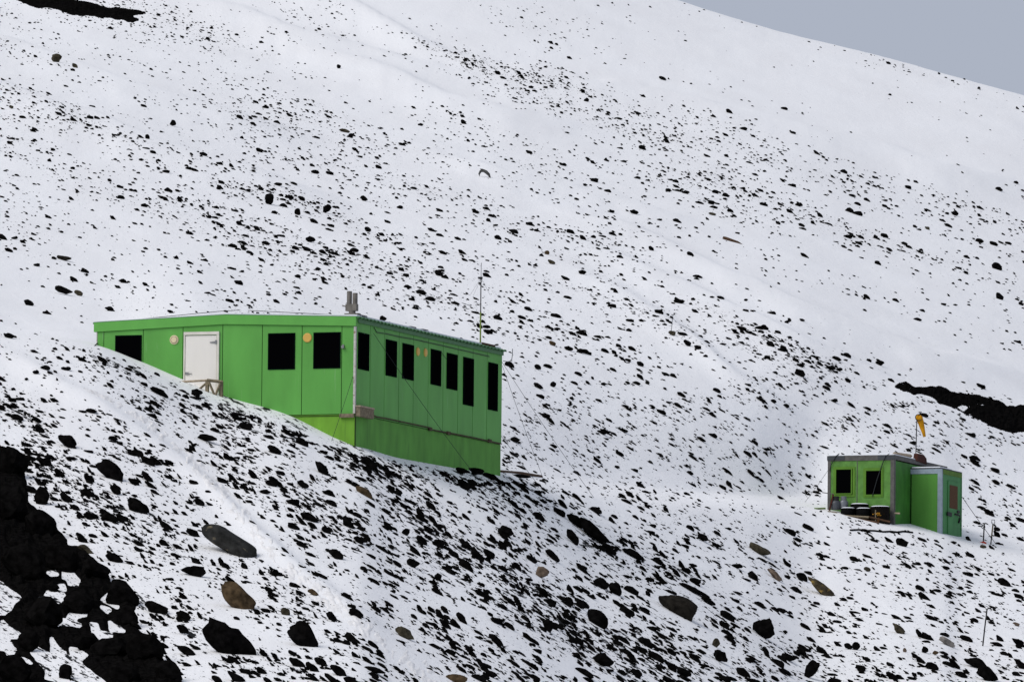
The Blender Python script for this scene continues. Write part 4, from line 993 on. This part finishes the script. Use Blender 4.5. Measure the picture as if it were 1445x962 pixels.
MB().box(-.10, .012, .122, cyf, zr + .03, zt).build('roof_rail', M['grey'], cab)
MB().box(cx - .012, cx + .1, .122, cyf, zr + .03, zt).build('roof_rail', M['grey'], cab)
c1 = Cf.front(1192, 645)[0]; MB().box(cx - .02, c1, -.032, -.021, zr + .03, zt - .01).build('rail_cap', M['grey2'], cab)
c2 = Cf.front(1239, 645)[0]; MB().box(c2, .02, -.032, -.021, zr + .03, zt - .01).build('rail_cap', M['grey2'], cab)
MB().box(cx + .1, -.1, .1, cyf - .02, zt - .06, zt - .02).build('roof', M['grey2'], cab)
rs = MB().box(cx + .02, -.02, .02, cyf * .55, zt - .02, zt + .035).build('roof_snow', M['roofsnow'], cab, bevel=.015)
win_front(Cf, cab, 1176, 1206.6, 658.3, 701, M['cframe'], M['cgap'], .07, .022)
win_front(Cf, cab, 1218.4, 1246.7, 660, 701.3, M['cframe'], M['cgap'], .07, .022)
for nm_, (a0, a1, t0, b0) in zip('ab', [(1178.6, 1202.6, 660.6, 697.2), (1220.8, 1245.2, 662.4, 699)]):
    win_front(Cf, cab, a0, a1, t0, b0, M['cframe'], M['black'], .035, .030, -.004)
# porch on the side wall
ya = Cf.side(1285, 700)[1]; xa = Cf.front(1328.8, 700, ya)[0]; za = Cf.front(1306, 661.5, ya)[2]; zb_ = Cf.front(1306, 668.3, ya)[2]
yb = Cf.side(1357, 700, xa)[1]; pz0 = -1.2
print('PORCH', ya, xa, za, yb)
pw = MB().box(.03, xa - .14, ya, ya + .05, pz0, zb_ - .003).build('porch_wall', M['porch'], cab)
MB().box(.0, .03, ya + .01, ya + .04, pz0, zb_).build('porch_shadow_strip', M['black'], cab)  # black strip standing in for the shadow where the porch meets the cabin
MB().box(xa - .05, xa - .006, ya + .11, yb - .05, pz0, za - .1).build('porch_side', M['pdoor'], cab)
MB().box(.02, xa - .05, yb - .055, yb, pz0, za - .03).build('porch_wall', M['pdoor'], cab)
MB().box(-.005, xa - .14, ya - .015, ya + .09, zb_, za).build('porch_rail', M['blue'], cab)
MB().box(xa - .138, xa + .006, ya - .015, ya + .10, pz0, za).build('porch_corner_post', M['blue'], cab)
zo = Cf.side(1345, 671.5, xa)[2]
MB().box(xa - .03, xa + .012, ya + .105, yb, zo, za - .005).build('porch_header', M['olive'], cab)
MB().box(xa - .05, xa + .010, yb - .06, yb + .01, pz0, zo - .002).build('porch_corner_post', M['pdoor'], cab)
MB().box(.0, xa + .015, ya - .01, yb, za + .001, za + .03).build('porch_roof', M['grey2'], cab)
MB().box(.02, xa - .05, ya + .01, yb * .6 + ya * .4, za + .031, za + .075).build('roof_snow', M['roofsnow'], cab, bevel=.015)
y0, y1 = Cf.side(1337.2, 700, xa)[1], Cf.side(1354, 700, xa)[1]
pd = MB().box(xa - .008, xa + .022, y0, y1, pz0, Cf.side(1345, 679.5, xa)[2]).build('porch_door', M['pdoor'], cab)
y2, y3 = Cf.side(1339, 700, xa)[1], Cf.side(1350, 700, xa)[1]
MB().box(xa + .021, xa + .034, y2, y3, Cf.side(1344.5, 717.5, xa)[2], Cf.side(1344.5, 685, xa)[2]).build('pane', M['mesh'], pd)
y2, y3 = Cf.side(1335.3, 725, xa)[1], Cf.side(1341, 725, xa)[1]
MB().box(xa + .023, xa + .06, y2, y3, Cf.side(1338, 728, xa)[2], Cf.side(1338, 722.3, xa)[2]).build('lock_box', M['dark'], pd)
p = Cf.side(1350, 726, xa); m = MB(); m.tube([(xa + .03, p[1] - .3, p[2] + .0), (xa + .07, p[1] - .1, p[2]), (xa + .07, p[1] + .12, p[2] - .02), (xa + .06, p[1] + .15, p[2] - .12), (xa + .05, p[1] + .08, p[2] - .26)], .03, 8); m.box(xa + .022, xa + .05, p[1] - .05, p[1] + .2, p[2] + .06, p[2] + .14); m.build('handle', M['dark'], pd)
# rusty ridge box and plank on the cabin roof
y2, y3 = Cf.side(1292, 645)[1], Cf.side(1305, 648)[1]
b0 = Cf.side(1298, 653)[2]; b1 = Cf.side(1298, 640.6)[2]
rb = reorigin(MB().prism([(y2, b0 + .04), (y3 + .1, b0), (y3 + .05, b1 - .1), (y3 - .25, b1), (y2 + .1, b1)], 0, -.09, .045).build('rusty_box', M['redrust']))
rb.matrix_world = Matrix.Translation(Vector(Cf.o)) @ Matrix.Rotation(RZ, 4, 'Z') @ Matrix.Translation(rb.location)
tag(rb, 'red brown rusty box hanging over the cabin roof edge above the porch', 'box')
pa, pb2 = Cf.w([-.25, .7, zt + .09]), Cf.w([-.22, 2.35, zt + .13])
tag(reorigin(MB().tube([pa, pb2], .06, 4).build('timber_plank', M['woodp'])), 'pale brown plank lying on the cabin roof behind the rusty box', 'plank')
# straps over the cabin roof
for (q, lab) in (([(1183, 639.5), (1180, 643), (1176, 650), (1172.5, 656), (1171, 664)], 'black tie down strap over the left front roof edge of the cabin'), ([(1254, 639.5), (1250, 643), (1246, 652), (1242, 663), (1237, 678), (1231, 700)], 'black tie down strap crossing the right cabin window')):
    pts = [Cf.w([Cf.front(x, y, -.045)[0], -.045 if y > 641 else .06, Cf.front(x, y, -.045)[2]]) for x, y in q]
    tag(reorigin(MB().tube(pts, .015, 5).build('tie_down_strap', M['wire'])), lab, 'strap', 'tie down straps')
wire(Cf.w([cx, -.02, Cf.front(1168, 664)[2]]), gp(1136, 708), 'thin guy wire left of the cabin', .006, .02, group='guy wires of the cabin')
wire(Cf.w([xa, yb, Cf.side(1357, 700, xa)[2]]), gp(1406, 768), 'thin guy wire running right from the porch to the shovels', .009, .02, group='guy wires of the cabin')

# windsock
wb = Cf.w([-.30, Cf.side(1292, 646, -.3)[1], zt])
ws = empty('windsock', wb); tag(ws, 'orange windsock hanging limp from a thin pole on the cabin roof', 'windsock')
wz = lambda py: (Cf.side(1292, py, -.3)[2] - zt)
MB().tube([(0, 0, -.1), (.035, 0, wz(586))], .016, 8).build('pole', M['dark'], ws)
cxk = lambda px: (px - 1292) / F * wb[1]
hoop = MB(); hoop.ring((cxk(1295.8), -.06, wz(589)), (.15, -1, .15), .105, .014); hoop.build('hoop', M['dark'], ws)
c0 = Vector((cxk(1295.8), -.05, wz(589)))
sp_ = [c0, c0 + Vector((.03, .08, -.02)), c0 + Vector((.07, .12, -.12)), c0 + Vector((.12, .12, -.30)), c0 + Vector((.17, .10, -.48)), c0 + Vector((.20, .09, -.62))]
MB().tube(sp_, [.105, .115, .105, .085, .058, .045], 16, cap=True).build('sleeve', M['sock'], ws, smooth=True)

# drums, gas bottles and timber in front of the cabin
def loc(px, py, y): return Cf.w(Cf.front(px, py, y))
def drum(px, ptop, y, r, h, mt, lab, snowtop=True, marks=False):
    P = loc(px, ptop, y); t_ = empty('fuel_drum', P - [0, 0, h], RZ); tag(t_, lab, 'drum', 'fuel drums in front of the cabin')
    pr = [(r, 0), (r, h * .32), (r + .015, h * .34), (r, h * .36), (r, h * .64), (r + .015, h * .66), (r, h * .68), (r, h - .02), (r + .012, h - .01), (r, h), (r - .02, h - .015)]
    MB().lathe((0, 0, 0), pr, 28).build('drum_body', M[mt], t_)
    if snowtop: MB().lathe((0, 0, h - .014), [(r - .015, 0), (r - .01, .02), (r - .06, .045)], 28).build('snow_cap', M['roofsnow'], t_)
    if marks:
        for k, (pts) in enumerate([[(-.12, .0)], ]):
            pass
        cu = bpy.data.curves.new('lettering', 'FONT'); cu.body = '\u2022 90L'; cu.size = .15; cu.extrude = .003; cu.align_x = 'CENTER'
        o_ = bpy.data.objects.new('lettering', cu); C.objects.link(o_); bpy.context.view_layer.update()
        dg = bpy.context.evaluated_depsgraph_get(); me = bpy.data.meshes.new_from_object(o_.evaluated_get(dg)); bpy.data.objects.remove(o_)
        n_ = len(me.vertices); a_ = np.empty(n_ * 3); me.vertices.foreach_get('co', a_); a_ = a_.reshape(-1, 3)
        th = a_[:, 0] / r - .05; rr_ = r + .004 + a_[:, 2]
        out = np.stack([rr_ * np.sin(th), -rr_ * np.cos(th), a_[:, 1] + h * .62], -1); me.vertices.foreach_set('co', out.ravel()); me.update()
        me.materials.clear(); me.materials.append(M['stencil'])
        o2 = bpy.data.objects.new('lettering', me); C.objects.link(o2); o2.parent = t_
    return t_
drum(1196.5, 717, -.62, .235, .62, 'drum', 'low black drum with snow on its lid, left one of the front pair')
drum(1218.5, 717.5, -.55, .235, .62, 'drum', 'low black drum with snow on its lid, right one of the front pair')
drum(1213, 711.5, -.25, .30, .75, 'drum', 'larger black drum behind the front pair, against the cabin wall')
drum(1242, 715, -.36, .32, .80, 'drumr', 'rusty black drum with yellow marks at the right corner of the cabin', marks=True)
def gas(px, pbot, ptop, y, r, mt, lab, ring_mt):
    P = loc(px, pbot, y); h = Cf.front(px, ptop, y)[2] - Cf.front(px, pbot, y)[2]
    t_ = empty('gas_cylinder', P, RZ); tag(t_, lab, 'gas cylinder', 'gas cylinders in front of the cabin')
    MB().lathe((0, 0, 0), [(r * .9, 0), (r, .05), (r, h * .5), (r * .9, h * .60), (r * .55, h * .70), (r * .25, h * .74)], 22).build('bottle', M[mt], t_, smooth=True)
    m = MB(); n = 16
    m.lathe((0, 0, h * .68), [(r * .62, 0), (r * .62, h * .32), (r * .56, h * .32), (r * .56, 0)], 18); m.build('collar', M[ring_mt], t_)
    MB().tube([(0, 0, h * .70), (0, 0, h * .9)], .03, 8).build('valve', M['dark'], t_)
gas(1179.5, 719, 700, -.42, .165, 'gas', 'grey gas cylinder with dark collar beside the red board', 'dark')
gas(1190.5, 717, 700, -.30, .15, 'gasl', 'silver gas cylinder behind the grey one, left cabin window above', 'gasl')
def stick(a, c, r, name, mt, lab, cat, group=None, n=4):
    return tag(reorigin(MB().tube([a, c], r, n).build(name, M[mt])), lab, cat, group)
stick(loc(1170.5, 720, -.62), loc(1175.8, 697, -.5), .035, 'red_board', 'redrust', 'rust red board leaning beside the gas cylinders', 'board')
stick(loc(1160.5, 694.5, -.3), loc(1177, 697, -.3), .016, 'thin_rod', 'grey', 'thin grey rod sticking out left of the cabin', 'rod', None, 6)
tl_ = 'timber rails around the drums'
stick(loc(1168, 721.5, -.9), loc(1181, 724, -.9), .03, 'timber_rail', 'wood', 'short weathered rail below the gas cylinders', 'rail', tl_)
stick(loc(1181, 727, -.92), loc(1226, 729.5, -.92), .035, 'timber_rail', 'wood', 'long weathered rail below the two front drums', 'rail', tl_)
stick(loc(1226, 729, -.92), loc(1256, 736, -.80), .03, 'timber_rail', 'woodd', 'sloping brown rail in front of the rusty drum', 'rail', tl_)
stick(loc(1235.5, 719, -.86), loc(1235.5, 742, -.86), .018, 'timber_post', 'wood', 'thin upright post in front of the rusty drum', 'post')
stick(loc(1164, 724, -.95), loc(1240, 738, -.95), .05, 'timber_sill', 'woodd', 'dark timber sill on the snow under the drums', 'timber')
p = Cf.side(1266, 724.5, .05); stick(Cf.w([.03, p[1] - .2, p[2]]), Cf.w([.22, p[1] - .25, p[2] - .01]), .03, 'timber_stub', 'woodp', 'pale timber stub sticking out at the cabin corner', 'timber')
a, c, d = loc(1149, 722, -.6), loc(1149.5, 717.5, -.6), loc(1165, 717, -.45)
tag(reorigin(MB().tube([a - [0, 0, .06], a, c, d], .03, 8).build('mossy_pipe', M['mossp'])), 'bent mossy green pipe left of the drums', 'pipe')
# hose on the snow
pts = []
for x, y in [(1200, 749), (1212, 748.6), (1222, 750), (1232, 749.5), (1246, 751.5), (1256, 751), (1266, 751.6), (1274, 751), (1288, 752.4)]:
    pts.append(gp(x, y) + [0, 0, .03])
tag(reorigin(MB().tube(pts, .03, 6).build('black_hose', M['drum'])), 'black hose lying on the snow below the cabin drums', 'hose')

# shovels, stakes, plank, arch
P = gp(1387.5, 766); k_ = P[1] / F
sh = empty('shovel', P); tag(sh, 'dark shovel with a red orange blade standing in the snow', 'shovel', 'shovels right of the porch')
MB().tube([(0, 0, -.02), (.03, 0, 27 * k_)], .022, 8).build('shaft', M['dark'], sh)
MB().box(-.06 + .03, .10, -.02, .02, 27 * k_, 28.6 * k_).build('grip', M['dark'], sh)
m = MB(); m.ring((.0, 0, 23 * k_), (0, -1, 0), .055, .013, 16); m.build('hand_loop', M['dark'], sh)
MB().prism([(-.11, .03), (-.12, -.04), (.11, -.05), (.10, .02), (.02, .06)], 1, -.03, .03).build('blade', M['red'], sh)
P = gp(1398, 768)
sh = empty('shovel', P); tag(sh, 'shovel with wooden shaft and pale D grip upside down in the snow', 'shovel', 'shovels right of the porch')
MB().tube([(0, 0, -.02), (.03, 0, 12 * k_)], .020, 8).build('lower_shaft', M['dark'], sh)
MB().tube([(.03, 0, 12 * k_), (.07, 0, 28 * k_)], .024, 8).build('shaft', M['wood'], sh)
m = MB(); m.tube([(.07, 0, 28 * k_), (.03, 0, 31 * k_), (.03, 0, 35 * k_), (.12, 0, 35 * k_), (.13, 0, 31 * k_), (.07, 0, 28 * k_)], .018, 6); m.build('grip', M['steel'], sh)
m = MB(); m.prism([(.08, 28.5 * k_), (.13, 29 * k_), (.19, 26 * k_), (.13, 25 * k_)], 1, -.03, .03); m.build('strap', M['dark'], sh)
P = gp(1386.5, 911); k_ = P[1] / F
tag(reorigin(MB().tube([P + np.array(q) * k_ for q in [(0, 0, -3), (3, 0, 26), (6, 0, 52), (8, 0, 53.5), (11, 0, 53), (12.5, 0, 50.5)]], .022, 7).build('metal_stake', M['dark'])), 'thin dark metal stake with a hooked top standing on the lower right slope', 'stake')
P = gp(948, 469); k_ = P[1] / F
tag(reorigin(MB().tube([P + np.array(q) * k_ for q in [(-1, 0, 0), (1.5, 0, 25)]], .011, 6).tube([P + np.array(q) * k_ for q in [(-1, 0, 25), (4, 0, 25)]], .012, 6).build('marker_post', M['grey2'])), 'thin marker post on the snow between the hut and the trench', 'post')
P = gp(1035, 342); k_ = P[1] / F
a = at(np.array(1020.), np.array(335.), P[1]); c = at(np.array(1048.), np.array(346.), P[1])
pl = MB(); u_ = (c - a) / np.linalg.norm(c - a)
pl.tube([a, a + (c - a) * .15, a + (c - a) * .75, c], [.05, .075, .085, .03], 6); tag(reorigin(pl.build('driftwood_plank', M['woodd'])), 'brown driftwood plank lying on the upper right snow', 'driftwood')
P = gp(685, 250); k_ = P[1] / F
pts = [P + np.array(q) * k_ for q in [(-8, 0, 0), (-9, 0, 4), (-7, 0, 8), (-3, 0, 9), (1, -1, 7), (5, -2, 3), (7, -3, -2)]]
tag(reorigin(MB().tube(pts, [.015, .035, .05, .06, .065, .055, .02], 8).build('arched_debris', M['bone'], smooth=True)), 'arched dark grey piece of debris sticking out of the snow high on the slope', 'debris')
